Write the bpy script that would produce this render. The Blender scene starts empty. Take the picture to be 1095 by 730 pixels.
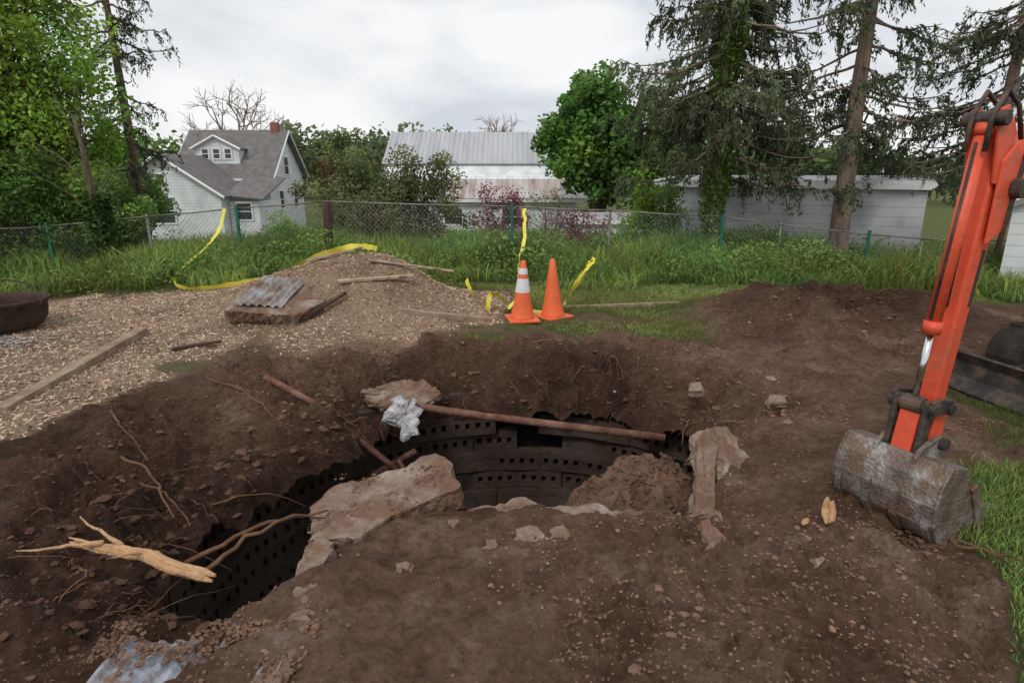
import bpy, math, numpy as np, itertools, bmesh
from mathutils import Vector, Matrix
rng=np.random.default_rng(11)
S=bpy.context.scene
# ---------------------------------------------------------------- noise
TAB=rng.random((256,256))
def vn(x,y,s=0):
    x=np.asarray(x,float)+s*17.31; y=np.asarray(y,float)+s*9.77
    xi=np.floor(x).astype(int); yi=np.floor(y).astype(int)
    fx=x-xi; fy=y-yi; fx=fx*fx*(3-2*fx); fy=fy*fy*(3-2*fy)
    a=TAB[xi&255,yi&255]; b=TAB[(xi+1)&255,yi&255]; c=TAB[xi&255,(yi+1)&255]; d=TAB[(xi+1)&255,(yi+1)&255]
    return (a*(1-fx)+b*fx)*(1-fy)+(c*(1-fx)+d*fx)*fy-0.5
def fbm(x,y,f,o=4,s=0):
    r=0;a=1
    for i in range(o):
        r=r+a*vn(x*f,y*f,s+i*3); f*=2.03; a*=.5
    return r
def ss(a,b,x):
    t=np.clip((x-a)/(b-a),0,1); return t*t*(3-2*t)
# ---------------------------------------------------------------- materials
def newmat(name):
    m=bpy.data.materials.new(name); m.use_nodes=True
    nt=m.node_tree; b=nt.nodes['Principled BSDF']; return m,nt,b
def mat(name,c1,c2=None,scale=5,rough=.85,bump=.3,bscale=None,metal=0,c3=None,spec=.3,dist=.02,detail=5,attr=False,stretch=None,dirt=None,dirts=2.5,dpos=.5):
    m,nt,b=newmat(name); N=nt.nodes; L=nt.links
    tc=N.new('ShaderNodeTexCoord'); src=tc.outputs['Object']; src0=src
    if stretch:
        mp=N.new('ShaderNodeMapping'); mp.inputs['Scale'].default_value=stretch; L.new(src,mp.inputs[0]); src=mp.outputs[0]
    n=N.new('ShaderNodeTexNoise'); n.inputs['Scale'].default_value=scale; n.inputs['Detail'].default_value=detail; n.inputs['Roughness'].default_value=.65
    L.new(src,n.inputs['Vector'])
    r=N.new('ShaderNodeValToRGB'); e=r.color_ramp.elements
    e[0].position=.32; e[1].position=.68
    c2=c2 or c1
    e[0].color=(*c1,1); e[1].color=(*c2,1)
    if c3:
        q=e.new(.5); q.color=(*c3,1)
    L.new(n.outputs['Fac'],r.inputs[0]); out=r.outputs[0]
    if dirt:
        nd=N.new('ShaderNodeTexNoise'); nd.inputs['Scale'].default_value=dirts; nd.inputs['Detail'].default_value=7; nd.inputs['Roughness'].default_value=.72; L.new(src0,nd.inputs['Vector'])
        rd=N.new('ShaderNodeValToRGB'); rd.color_ramp.elements[0].position=dpos-.06; rd.color_ramp.elements[0].color=(0,0,0,1); rd.color_ramp.elements[1].position=dpos+.1; rd.color_ramp.elements[1].color=(1,1,1,1)
        L.new(nd.outputs['Fac'],rd.inputs[0]); mx=N.new('ShaderNodeMixRGB'); L.new(rd.outputs[0],mx.inputs[0]); L.new(out,mx.inputs[1]); mx.inputs[2].default_value=(*dirt,1); out=mx.outputs[0]
    if attr:
        a=N.new('ShaderNodeAttribute'); a.attribute_name='col'
        mx=N.new('ShaderNodeMixRGB'); mx.blend_type='MULTIPLY'; mx.inputs[0].default_value=1
        L.new(out,mx.inputs[1]); L.new(a.outputs['Color'],mx.inputs[2]); out=mx.outputs[0]
    L.new(out,b.inputs['Base Color'])
    b.inputs['Roughness'].default_value=rough; b.inputs['Metallic'].default_value=metal
    b.inputs['Specular IOR Level'].default_value=spec
    if bump>0:
        n2=N.new('ShaderNodeTexNoise'); n2.inputs['Scale'].default_value=bscale or scale*4; n2.inputs['Detail'].default_value=5
        L.new(src,n2.inputs['Vector'])
        bp=N.new('ShaderNodeBump'); bp.inputs['Strength'].default_value=bump; bp.inputs['Distance'].default_value=dist
        L.new(n2.outputs['Fac'],bp.inputs['Height']); L.new(bp.outputs[0],b.inputs['Normal'])
    return m
def leafmat(name,trans=.35):
    m=bpy.data.materials.new(name); m.use_nodes=True; nt=m.node_tree; N=nt.nodes; L=nt.links; N.clear()
    o=N.new('ShaderNodeOutputMaterial'); a=N.new('ShaderNodeAttribute'); a.attribute_name='col'
    p=N.new('ShaderNodeBsdfDiffuse')
    t=N.new('ShaderNodeBsdfTranslucent'); mx=N.new('ShaderNodeMixShader'); mx.inputs[0].default_value=trans
    L.new(a.outputs['Color'],p.inputs['Color']); L.new(a.outputs['Color'],t.inputs['Color'])
    L.new(p.outputs[0],mx.inputs[1]); L.new(t.outputs[0],mx.inputs[2]); L.new(mx.outputs[0],o.inputs[0]); return m
LEAF=leafmat('leaf')
# ---------------------------------------------------------------- mesh helpers
def npmesh(name,V,F,m,col=None,smooth=False,parent=None):
    V=np.asarray(V,np.float32); F=np.asarray(F,np.int32); k=F.shape[1]
    me=bpy.data.meshes.new(name); me.vertices.add(len(V)); me.vertices.foreach_set('co',V.ravel())
    me.loops.add(F.size); me.loops.foreach_set('vertex_index',F.ravel())
    me.polygons.add(len(F)); me.polygons.foreach_set('loop_start',np.arange(0,F.size,k,dtype=np.int32))
    me.update(calc_edges=True)
    if col is not None:
        a=me.color_attributes.new('col','FLOAT_COLOR','POINT'); c=np.ones((len(V),4),np.float32); c[:,:3]=col
        a.data.foreach_set('color',c.ravel())
    me.polygons.foreach_set('use_smooth',np.full(len(F),smooth)); me.materials.append(m)
    ob=bpy.data.objects.new(name,me); S.collection.objects.link(ob)
    if parent: ob.parent=parent
    return ob
def empty(name):
    e=bpy.data.objects.new(name,None); S.collection.objects.link(e); return e
class MB:
    def __init__(s): s.v=[];s.f=[];s.c=[]
    def add(s,v,f,c=(1,1,1)):
        o=len(s.v); s.v+= [tuple(p) for p in v]; s.f+=[tuple(i+o for i in q) for q in f]; s.c+=[c]*len(v)
    def box(s,c,d,R=None,col=(1,1,1)):
        P=[Vector((sx*d[0]/2,sy*d[1]/2,sz*d[2]/2)) for sx in(-1,1) for sy in(-1,1) for sz in(-1,1)]
        if R is not None: P=[R@p for p in P]
        c=Vector(c); s.add([p+c for p in P],[(0,1,3,2),(4,6,7,5),(0,4,5,1),(2,3,7,6),(0,2,6,4),(1,5,7,3)],col)
    def tube(s,pts,rad,n=8,cap=True,col=(1,1,1)):
        pts=[Vector(p) for p in pts]
        if not hasattr(rad,'__len__'): rad=[rad]*len(pts)
        V=[];F=[]
        d0=(pts[1]-pts[0]).normalized(); ref=Vector((0,0,1)) if abs(d0.z)<.9 else Vector((1,0,0))
        for i,p in enumerate(pts):
            d=(pts[min(i+1,len(pts)-1)]-pts[max(i-1,0)]).normalized()
            a=d.cross(ref).normalized(); b=d.cross(a)
            for k in range(n):
                t=2*math.pi*k/n; V.append(p+(a*math.cos(t)+b*math.sin(t))*rad[i])
        for i in range(len(pts)-1):
            for k in range(n): F.append((i*n+k,i*n+(k+1)%n,(i+1)*n+(k+1)%n,(i+1)*n+k))
        if cap: F.append(tuple(range(n))[::-1]); F.append(tuple(range((len(pts)-1)*n,len(pts)*n)))
        s.add(V,F,col)
    def prism(s,top,th,dirv=(0,0,-1),col=(1,1,1)):
        n=len(top); top=[Vector(p) for p in top]; bot=[p+Vector(dirv)*th for p in top]
        F=[tuple(range(n)),tuple(range(n,2*n))[::-1]]+[(i,i+n,(i+1)%n+n,(i+1)%n) for i in range(n)]
        s.add(top+bot,F,col)
    def obj(s,name,m,parent=None,smooth=False,bevel=0,seg=2):
        me=bpy.data.meshes.new(name); me.from_pydata(s.v,[],s.f); me.update()
        a=me.color_attributes.new('col','FLOAT_COLOR','POINT'); c=np.ones((len(s.v),4),np.float32); c[:,:3]=np.array(s.c)
        a.data.foreach_set('color',c.ravel())
        bm=bmesh.new(); bm.from_mesh(me); bmesh.ops.recalc_face_normals(bm,faces=bm.faces); bm.to_mesh(me); bm.free()
        if smooth: me.polygons.foreach_set('use_smooth',[True]*len(me.polygons))
        me.materials.append(m); ob=bpy.data.objects.new(name,me); S.collection.objects.link(ob)
        if parent: ob.parent=parent
        if bevel:
            b=ob.modifiers.new('b','BEVEL'); b.width=bevel; b.segments=seg; b.limit_method='ANGLE'; b.angle_limit=.6
        return ob
def rz(a): return Matrix.Rotation(a,3,'Z')
# ---------------------------------------------------------------- terrain function
POLY=np.array([(-1.93,2.75),(-1.97,3.15),(-1.72,3.71),(-1.42,4.3),(-1.28,4.84),(-.95,5.40),(-.1,5.64),(.88,5.45),(1.50,4.95),(1.74,4.4),(1.58,3.8),(1.28,3.25),(1.1,2.98),(.9,3.05),(.54,3.03),(.2,3.14),(0,3.08),(-.3,3.05),(-.85,3.0),(-.98,2.62),(-1.40,2.48),(-1.75,2.42)])
def sdpoly(x,y):
    x=np.asarray(x,float);y=np.asarray(y,float); d=np.full(x.shape,1e9); ins=np.zeros(x.shape,bool); n=len(POLY)
    for i in range(n):
        a=POLY[i];b=POLY[(i+1)%n]; ex,ey=b-a
        t=np.clip(((x-a[0])*ex+(y-a[1])*ey)/(ex*ex+ey*ey),0,1)
        d=np.minimum(d,np.hypot(x-a[0]-t*ex,y-a[1]-t*ey))
        c=((a[1]>y)!=(b[1]>y))
        with np.errstate(divide='ignore',invalid='ignore'):
            xi=(b[0]-a[0])*(y-a[1])/(b[1]-a[1]+1e-12)+a[0]
        ins^= c&(x<xi)
    return np.where(ins,-d,d)
def pilef(x,y): return np.exp(-((x-4.0)/1.65)**4-((y-7.0)/1.0)**2)
def masks(x,y):
    yb=np.interp(x,[-9,-6,-3.3,-3.1,-2.7,-1.05,-.3,0,.15],[2.5,3.2,3.6,4.5,5.8,6.05,6.6,7.1,12])
    n=fbm(x,y,1.3,4,5)
    chips=ss(-.35,.35,y-yb+n*.9)*ss(9.6,8.9,y+n)*ss(.4,-.2,x+n*.3)*ss(-9,-6.5,x+n)
    gb=ss(6.15,6.45,y+n*.7)*ss(.35,.15,pilef(x,y)+n*.12)*(1-chips)
    gb*=1-ss(2.5,3.0,x+n*.5)*ss(7.9,7.4,y+n*.4)
    gb*=1-ss(4.5,5.0,x)*ss(8.6,8.2,y+n*.5)
    gb=gb*(1-.55*ss(7.9,7.2,y)*ss(.0,.2,fbm(x,y,1.7,3,17)))
    gl2=ss(.3,.1,np.hypot((x+.3)/1.3,(y-6.25)/.5)+n*.2)*.7
    gr=ss(0,.12,x-(1.80+.42*(y-1.9))+n*.35)*ss(3.5,3.1,y)
    gr=np.maximum(gr,ss(0,.2,x-2.95+n*.9)*ss(3.2,3.4,y)*ss(4.9,4.2,y+n)*.7)
    gl=ss(.25,.1,np.hypot((x+3.0)/1.2,y-5.25)+n*.15)*.6
    far=np.maximum(ss(7,9,np.abs(x)),ss(-.5,-2,y))
    g=np.clip(np.maximum.reduce([gb,gr,gl,gl2,far]),0,1)
    return g,chips*(1-g)
def terr(x,y,detail=True):
    x=np.asarray(x,float);y=np.asarray(y,float)
    z=-.3*ss(4.5,9,np.abs(x))*ss(6,10,y)-2.3*ss(13,38,y)
    dx=x+1.75; sx=np.where(dx<0,1.9,.85)
    z=z+.72*np.exp(-(dx/sx)**2-((y-7.75)/.95)**2)
    z=z+.36*pilef(x,y)*(1+1.0*fbm(x,y,1.7,3,8))
    z=z-.10*np.exp(-((x-(1.72+.35*(y-1.9)))/.14)**2)*ss(3.3,2.6,y)*ss(.8,1.5,y)
    g,ch=masks(x,y)
    sd=sdpoly(x,y)
    sdn=sd+.20*fbm(x,y,2.2,5,20)
    back=ss(4.0,5.0,y); left=ss(-.9,-1.3,x)*(1-back)
    rim=-.12-.30*back-.26*left
    w=.35+.10*back+.95*ss(-.9,-1.5,x)*ss(6,5,y)+.35*ss(1.3,1.8,x)*back
    z0=z
    tt=np.clip(sdn,0,None)/w
    tt=tt+.25*fbm(x,y,3.1,4,61)*ss(0,.1,tt)*(tt<1.4)
    z=rim+(z0-rim)*ss(0,1,tt)**.8
    dist=ss(1.6,.2,sdn)
    near=ss(60,9,np.hypot(x,y))
    soil=(1-g)*(1-.8*ch)*near
    z=z+.02*fbm(x,y,.5,3,3)*near
    if detail:
        f7=fbm(x,y,6.5,3,4)
        patch=.45+1.1*ss(-.15,.3,fbm(x,y,1.0,2,101))
        z=z+soil*(.085*fbm(x,y,2.4,4,2)+patch*(.085*(np.abs(f7)-.15)+.06*np.abs(fbm(x,y,14,3,6))))
        z=z+soil*pilef(x,y)*(.12*fbm(x,y,4.5,3,66)+.12*np.abs(fbm(x,y,8,2,67)))
        z=z+soil*dist*(ss(-.6,-1.4,x)+.55*back)*(.22*fbm(x,y,2.1,4,31)+.17*np.abs(fbm(x,y,5,3,33)))
        z=z+ch*.025*fbm(x,y,8,3,9)+g*.03*fbm(x,y,3,3,19)*near
    z=z-ss(0,.1,-sdn)*.16
    return z,sdn,g,ch
def TZ(x,y): return float(terr(np.array([x]),np.array([y]))[0][0])
# ---------------------------------------------------------------- terrain mesh
def geo(a,step,end,k=1.16):
    o=[];p=a;s=step
    while abs(p-a)<end: s*=k; p+=s; o.append(p)
    return o
st=.019
xs=np.array(sorted([-v for v in geo(4.2,st,500)]+list(np.arange(-4.2,4.2,st))+geo(4.2,st,500)))
ys=np.array(sorted([1.3-(v) for v in geo(0,st,300)]+list(np.arange(1.3,8.0,st))+geo(8.0,st,700,1.1)))
X,Y=np.meshgrid(xs,ys); Z,SD,G,CH=terr(X,Y)
gy,gx=np.gradient(SD,ys,xs); g2=np.clip(gx*gx+gy*gy,.2,9); TH=-.10
mv=(SD<TH)&(SD>TH-.06); k=np.where(mv,(TH-SD)/g2,0); X2=X+np.clip(gx*k,-.03,.03); Y2=Y+np.clip(gy*k,-.03,.03)
ny,nx=X.shape; V=np.stack([X2,Y2,Z],-1).reshape(-1,3)
idx=np.arange(nx*ny).reshape(ny,nx)
F=np.stack([idx[:-1,:-1],idx[:-1,1:],idx[1:,1:],idx[1:,:-1]],-1).reshape(-1,4)
ok=(SD>TH-.032).reshape(-1); F=F[ok[F].all(1)]
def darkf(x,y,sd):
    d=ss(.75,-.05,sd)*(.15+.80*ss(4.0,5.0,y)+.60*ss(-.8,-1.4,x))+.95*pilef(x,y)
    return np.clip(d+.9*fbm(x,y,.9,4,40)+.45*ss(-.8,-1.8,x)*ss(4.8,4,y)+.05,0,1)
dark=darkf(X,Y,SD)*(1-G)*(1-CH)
mask=np.stack([G,CH,dark],-1).reshape(-1,3)
def groundmat():
    m,nt,b=newmat('ground_mat'); N=nt.nodes; L=nt.links
    tc=N.new('ShaderNodeTexCoord'); P=tc.outputs['Object']
    def noise(s,d=6,r=.6):
        n=N.new('ShaderNodeTexNoise'); n.inputs['Scale'].default_value=s; n.inputs['Detail'].default_value=d; n.inputs['Roughness'].default_value=r; L.new(P,n.inputs['Vector']); return n.outputs['Fac']
    def ramp(f,cs):
        r=N.new('ShaderNodeValToRGB'); e=r.color_ramp.elements
        while len(e)<len(cs): e.new(.5)
        for i,(p,c) in enumerate(cs): e[i].position=p; e[i].color=(*c,1)
        L.new(f,r.inputs[0]); return r.outputs[0]
    def mix(f,a,c,t='MIX'):
        x=N.new('ShaderNodeMixRGB'); x.blend_type=t
        if isinstance(f,float): x.inputs[0].default_value=f
        else: L.new(f,x.inputs[0])
        L.new(a,x.inputs[1]); L.new(c,x.inputs[2]); return x.outputs[0]
    at=N.new('ShaderNodeAttribute'); at.attribute_name='col'; sp=N.new('ShaderNodeSeparateColor'); L.new(at.outputs['Color'],sp.inputs[0])
    soil=ramp(noise(1.9,9,.75),[(.30,(.10,.050,.030)),(.42,(.185,.102,.065)),(.53,(.262,.155,.104)),(.63,(.37,.252,.182)),(.73,(.50,.40,.325))])
    soil=mix(.85,soil,ramp(noise(20,7,.8),[(.32,(.35,.32,.30)),(.5,(1,1,1)),(.70,(1.45,1.42,1.4))]),'MULTIPLY')
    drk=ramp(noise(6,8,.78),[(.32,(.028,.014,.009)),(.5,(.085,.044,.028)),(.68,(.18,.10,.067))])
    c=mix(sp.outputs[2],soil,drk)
    chp=ramp(noise(55,4,.8),[(.3,(.26,.16,.095)),(.48,(.48,.33,.215)),(.7,(.66,.50,.37))])
    chp=mix(ramp(noise(1.1,5,.6),[(.45,(0,0,0)),(.65,(.7,.7,.7))]),chp,soil)
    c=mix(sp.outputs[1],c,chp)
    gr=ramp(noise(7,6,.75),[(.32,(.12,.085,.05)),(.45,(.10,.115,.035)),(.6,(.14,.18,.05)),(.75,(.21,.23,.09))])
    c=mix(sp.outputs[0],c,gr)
    L.new(c,b.inputs['Base Color']); b.inputs['Roughness'].default_value=.93; b.inputs['Specular IOR Level'].default_value=.2
    v=N.new('ShaderNodeTexVoronoi'); v.inputs['Scale'].default_value=34; L.new(P,v.inputs['Vector'])
    ad=N.new('ShaderNodeMath'); ad.operation='MULTIPLY_ADD'; L.new(noise(17,9,.8),ad.inputs[0]); ad.inputs[1].default_value=3.0
    L.new(v.outputs['Distance'],ad.inputs[2])
    bp=N.new('ShaderNodeBump'); bp.inputs['Strength'].default_value=1.0; bp.inputs['Distance'].default_value=.034
    L.new(ad.outputs[0],bp.inputs['Height']); L.new(bp.outputs[0],b.inputs['Normal']); return m
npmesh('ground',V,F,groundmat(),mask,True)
# ---------------------------------------------------------------- common mats
M_soil=mat('soil_dark',(.04,.02,.012),(.13,.07,.045),6,.95,1.0,30,dist=.03)
M_clod=mat('soil_clod',(.8,.8,.8),(1.2,1.2,1.2),9,.95,.6,60,attr=True)
M_conc=mat('concrete_dirty',(.19,.135,.10),(.37,.30,.25),7,.9,1.0,40,c3=(.27,.205,.16),dirt=(.175,.10,.066),dirts=4,dpos=.47)
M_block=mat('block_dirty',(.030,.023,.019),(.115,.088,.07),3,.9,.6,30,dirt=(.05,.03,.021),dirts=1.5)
M_backing=mat('backing_dark',(.004,.003,.003),(.012,.009,.008),4,.9,.2)  # near-black for the backing ring; darkness behind the slits put into the colour
M_rust=mat('rust_pipe',(.10,.04,.028),(.26,.15,.11),9,.8,.5,50,c3=(.17,.08,.055))
M_rustd=mat('rust_dark',(.03,.017,.012),(.085,.05,.036),9,.8,.5,50)
M_wood=mat('wood_weathered',(.28,.19,.12),(.52,.40,.28),6,.85,.4,40,stretch=(1,4,4),dirt=(.18,.115,.075),dirts=5,dpos=.55)
M_root=mat('root_wood',(.36,.19,.09),(.72,.50,.31),7,.75,.9,25,c3=(.56,.34,.18),dirt=(.16,.085,.05),dirts=7,dpos=.54,dist=.03)
M_galv=mat('galvanized',(.20,.17,.15),(.46,.46,.48),6,.55,.3,40,metal=.2,c3=(.32,.31,.31),dirt=(.18,.11,.075),dirts=5,dpos=.50)
M_bark=mat('bark',(.07,.05,.038),(.21,.16,.12),9,.95,1.0,25,stretch=(1,1,.25),dist=.05)
M_barkr=mat('bark_gray',(.13,.095,.072),(.33,.245,.19),9,.95,1.0,25,stretch=(1,1,.25),dist=.05)
# ---------------------------------------------------------------- pit
pit=empty('block_cistern'); C=(0.05,3.5); R=2.22
b=MB(); nb=30
for k in range(11):
    z=-.50-k*.205
    for j in range(nb):
        a=2*math.pi*(j+.5*(k%2))/nb
        if rng.random()<.06 and k<3: continue
        rr=R+rng.normal(0,.012)-(.05 if k%2 else 0); ct=Vector((C[0]+math.cos(a)*rr,C[1]+math.sin(a)*rr,z+rng.normal(0,.003))); Rm=rz(a+math.pi/2+rng.normal(0,.015))
        w=2*math.pi*R/nb-.006
        def bx(o,d,B=b): B.box(ct+Rm@Vector(o),d,Rm)
        bx((0,0,.067),(w,.13,.068)); bx((0,0,-.069),(w,.12,.062))
        solid=rng.random()<.18
        if solid: bx((0,.01,-.0025),(w,.10,.071))
        else:
            for q in [-.5,-.25,0,.25,.5]:
                ww=.055; bx((q*(w-ww),0.004,-.0025),(ww,.118,.071))
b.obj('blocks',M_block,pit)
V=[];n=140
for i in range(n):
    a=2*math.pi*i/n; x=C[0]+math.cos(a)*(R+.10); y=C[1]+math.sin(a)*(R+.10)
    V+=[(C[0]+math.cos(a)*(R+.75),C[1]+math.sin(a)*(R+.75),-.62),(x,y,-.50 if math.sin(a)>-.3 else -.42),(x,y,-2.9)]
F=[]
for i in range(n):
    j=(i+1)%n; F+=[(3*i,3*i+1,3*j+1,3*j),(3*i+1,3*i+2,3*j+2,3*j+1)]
npmesh('backing',V,F,M_backing,parent=pit)  # ring added behind the blocks to stop sky light leaking through wall gaps
g=np.linspace(-2.4,2.4,90); GX,GY=np.meshgrid(g,g); fx=GX+C[0]; fy=GY+C[1]
fz=-2.72+.12*fbm(fx,fy,1.5,4,50)+.03*fbm(fx,fy,9,3,51)+.9*np.exp(-((fx+1.6)/.8)**2-((fy-4.0)/.9)**2)+.5*np.exp(-((fx-.0)/1.5)**2-((fy-3.)/.8)**2)
idx=np.arange(8100).reshape(90,90); F=np.stack([idx[:-1,:-1],idx[:-1,1:],idx[1:,1:],idx[1:,:-1]],-1).reshape(-1,4)
npmesh('cistern_floor',np.stack([fx,fy,fz],-1).reshape(-1,3),F,M_soil,smooth=True,parent=pit)
def moundz(cx,cy,top,bot,r,seed,pw,Rr,x,y): return bot+(top-bot)*(1-Rr**pw)+.30*fbm(x,y,2.6,5,seed+3)+.12*np.abs(fbm(x,y,8,3,seed+4))
def mound(name,cx,cy,top,bot,r,m,seed,n=160,parent=None,pw=1.0):
    rs=np.linspace(0,1,70); an=np.linspace(0,2*math.pi,n,endpoint=False)
    A,Rr=np.meshgrid(an,rs); rad=r*Rr*(1+.35*fbm(np.cos(A)*2+5,np.sin(A)*2,1,3,seed))
    x=cx+np.cos(A)*rad; y=cy+np.sin(A)*rad; z=moundz(cx,cy,top,bot,r,seed,pw,Rr,x,y)
    idx=np.arange(70*n).reshape(70,n); nx2=np.roll(idx,-1,1)
    F=np.stack([idx[:-1],nx2[:-1],nx2[1:],idx[1:]],-1).reshape(-1,4)
    o=npmesh(name,np.stack([x,y,z],-1).reshape(-1,3),F,m,smooth=True,parent=parent)
    return o,x.ravel(),y.ravel(),z.ravel()
M_slump=mat('soil_slump',(.075,.04,.026),(.21,.125,.083),5,.95,1.0,30,dist=.03)
SL=[]
SL.append(mound('soil_slump',1.05,4.35,-.55,-2.8,1.0,M_slump,60,pw=2.4))
SL.append(mound('soil_slump',1.62,3.95,-.30,-2.8,.60,M_slump,63,pw=2.6))
mound('soil_slump',-1.35,3.1,-1.5,-2.9,.9,M_soil,70,pw=.9)
def jag(name,pts,th,m,seed=0,parent=None,amp=.03,wave=.012):
    """broken slab: polygon outline subdivided with jitter, top with fine roughness"""
    r2=np.random.default_rng(seed); P=[]
    n=len(pts)
    for i in range(n):
        a=Vector(pts[i]);c=Vector(pts[(i+1)%n])
        L=(c-a).length; k=max(2,int(L/.035)); off=0
        for j in range(k):
            off=off*.6+r2.normal(0,amp*.35); dd=(c-a).normalized(); sd=Vector((-dd.y,dd.x,0))
            p=a.lerp(c,j/k)+sd*off+Vector(r2.normal(0,amp*.1,3)); P.append(p)
    cen=sum(P,Vector())/len(P); V=[];F=[];n=len(P);rings=14
    nm=(Vector(pts[1])-Vector(pts[0])).cross(Vector(pts[2])-Vector(pts[0])).normalized()
    if nm.z<0: nm=-nm
    for r in range(rings):
        s=1-r/rings
        for p in P:
            q=cen+(p-cen)*s; q=q+nm*(wave*float(fbm(q.x,q.y,7,5,seed))-(.010 if r==0 else 0)); V.append(q)
    V.append(cen)
    for r in range(rings-1):
        for i in range(n): F.append((r*n+i,r*n+(i+1)%n,(r+1)*n+(i+1)%n,(r+1)*n+i))
    for i in range(n): F.append(((rings-1)*n+i,(rings-1)*n+(i+1)%n,rings*n))
    o=len(V)
    for k,t in enumerate((.3,.65,1.0)):
        for p in P: V.append(p-nm*th*t+Vector(r2.normal(0,.006,3))+(p-cen).normalized()*float(r2.normal(0,.006)))
    for i in range(n):
        F.append((i,(i+1)%n,o+(i+1)%n,o+i))
        for k in(0,1): F.append((o+k*n+i,o+k*n+(i+1)%n,o+k*n+n+(i+1)%n,o+k*n+n+i))
    F.append(tuple(o+2*n+i for i in range(n)))
    B=MB(); B.add(V,F); return B.obj(name,m,parent)
SLABP=[(-1.10,2.98,-.06),(-1.04,3.16,-.03),(-.80,3.22,.0),(-.47,3.38,.06),(-.36,3.28,.06),(-.29,3.02,.03),(-.46,2.92,.01),(-.66,2.76,.0),(-.74,2.62,-.02),(-1.00,2.64,-.05)]
jag('broken_concrete_slab',SLABP,.15,M_conc,3,amp=.02,wave=.02)
jag('cistern_lid',[(-.95,2.75,-.2),(-.5,3.13,-.17),(.0,3.2,-.165),(.6,3.12,-.16),(1.0,3.05,-.165),(1.3,3.15,-.19),(1.3,2.3,-.3),(-.95,2.1,-.3)],.14,M_conc,4,amp=.05)
jag('concrete_fragment',[(1.06,3.06,-.42),(1.18,3.10,-.38),(1.32,3.58,.02),(1.28,3.72,.06),(1.20,3.64,.03)],.05,M_conc,5,amp=.015)
jag('concrete_fragment',[(1.32,3.12,-.18),(1.32,3.46,-.03),(1.38,3.80,.06),(1.47,3.84,.04),(1.58,3.46,-.10),(1.52,3.16,-.18)],.07,M_conc,6,amp=.025,wave=.02)
jag('concrete_fragment',[(1.15,3.42,-.36),(1.26,3.75,-.12),(1.36,3.8,-.14),(1.30,3.4,-.38)],.06,M_conc,7)
jag('concrete_fragment',[(1.20,3.80,-.20),(1.30,4.02,-.08),(1.48,4.05,-.06),(1.44,3.86,-.14)],.06,M_conc,17)
jag('concrete_fragment',[(.90,2.50,.0),(.93,2.66,.045),(.99,2.70,.04),(1.03,2.5,.01),(.98,2.46,-.01)],.06,M_conc,8)
jag('concrete_fragment',[(1.98,4.4,-.02),(2.02,4.50,.02),(2.16,4.48,.03),(2.11,4.38,.0)],.05,M_conc,9)
jag('concrete_fragment',[(1.50,4.9,-.1),(1.55,5.0,-.05),(1.65,4.98,-.04),(1.62,4.86,-.08)],.05,M_conc,10)
for i,(x,y,w) in enumerate([(.08,2.58,.10),(.22,2.60,.06),(-.10,2.50,.04),(-.30,2.68,.05),(.55,2.9,.03),(1.9,3.9,.04),(1.35,2.3,.035),(-.5,2.35,.035),(2.2,4.9,.05)]):
    z=TZ(x,y)+.006; jag('concrete_fragment',[(x-w,y-w*.5,z-.01),(x-w*.6,y+w*.6,z+.01),(x+w*.5,y+w*.7,z+.015),(x+w,y-w*.1,z),(x+w*.2,y-w*.7,z-.01)],.04,M_conc,40+i)
jag('concrete_fragment',[(-.97,2.62,-.02),(-.86,2.56,.0),(-.84,2.3,.02),(-.80,2.0,.02),(-.78,1.5,.02),(-.92,1.45,.0),(-.94,1.9,-.01),(-.98,2.2,-.02)],.12,M_conc,13)
# pipes
B=MB(); B.tube([(-.86,5.20,-.36),(-.2,5.08,-.41),(1.30,4.76,-.47)],.034,14); B.tube([(-.86,5.20,-.36),(-.80,5.187,-.365)],.041,14)
B.obj('rusty_pipe',M_rust,smooth=True)
B=MB(); B.tube([(-2.10,4.90,.03),(-1.70,4.80,-.15),(-.95,4.55,-.66)],.026,8); B.obj('rusty_pipe',M_rust,smooth=True)
B=MB(); B.tube([(-1.3,4.5,-1.05),(-.2,4.6,-1.25),(1.0,4.6,-1.32)],.035,8); B.tube([(-1.6,4.9,-1.1),(-.9,5.2,-.8)],.03,8); B.tube([(-1.2,4.6,-1.0),(-.2,5.5,-1.6)],.025,8); B.tube([(-1.0,4.9,-.75),(-.3,4.1,-1.5)],.02,8)
B.obj('old_pipes',M_rust,smooth=True)
M_scrap=mat('scrap_pale',(.34,.33,.34),(.66,.66,.69),14,.6,.9,40,dist=.04,dirt=(.2,.15,.13),dirts=9,dpos=.56)
jag('crumpled_sheet',[(-1.12,4.96,-.34),(-1.04,5.10,-.24),(-.90,5.12,-.24),(-.80,5.0,-.34),(-.86,4.86,-.50),(-.97,4.84,-.52)],.02,M_scrap,21,amp=.12,wave=.09)
jag('broken_concrete_slab',[(-1.40,5.26,-.24),(-1.2,5.42,-.20),(-.85,5.46,-.19),(-.66,5.32,-.27),(-.85,5.16,-.33),(-1.15,5.12,-.33)],.08,M_conc,22,amp=.06,wave=.05)
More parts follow.
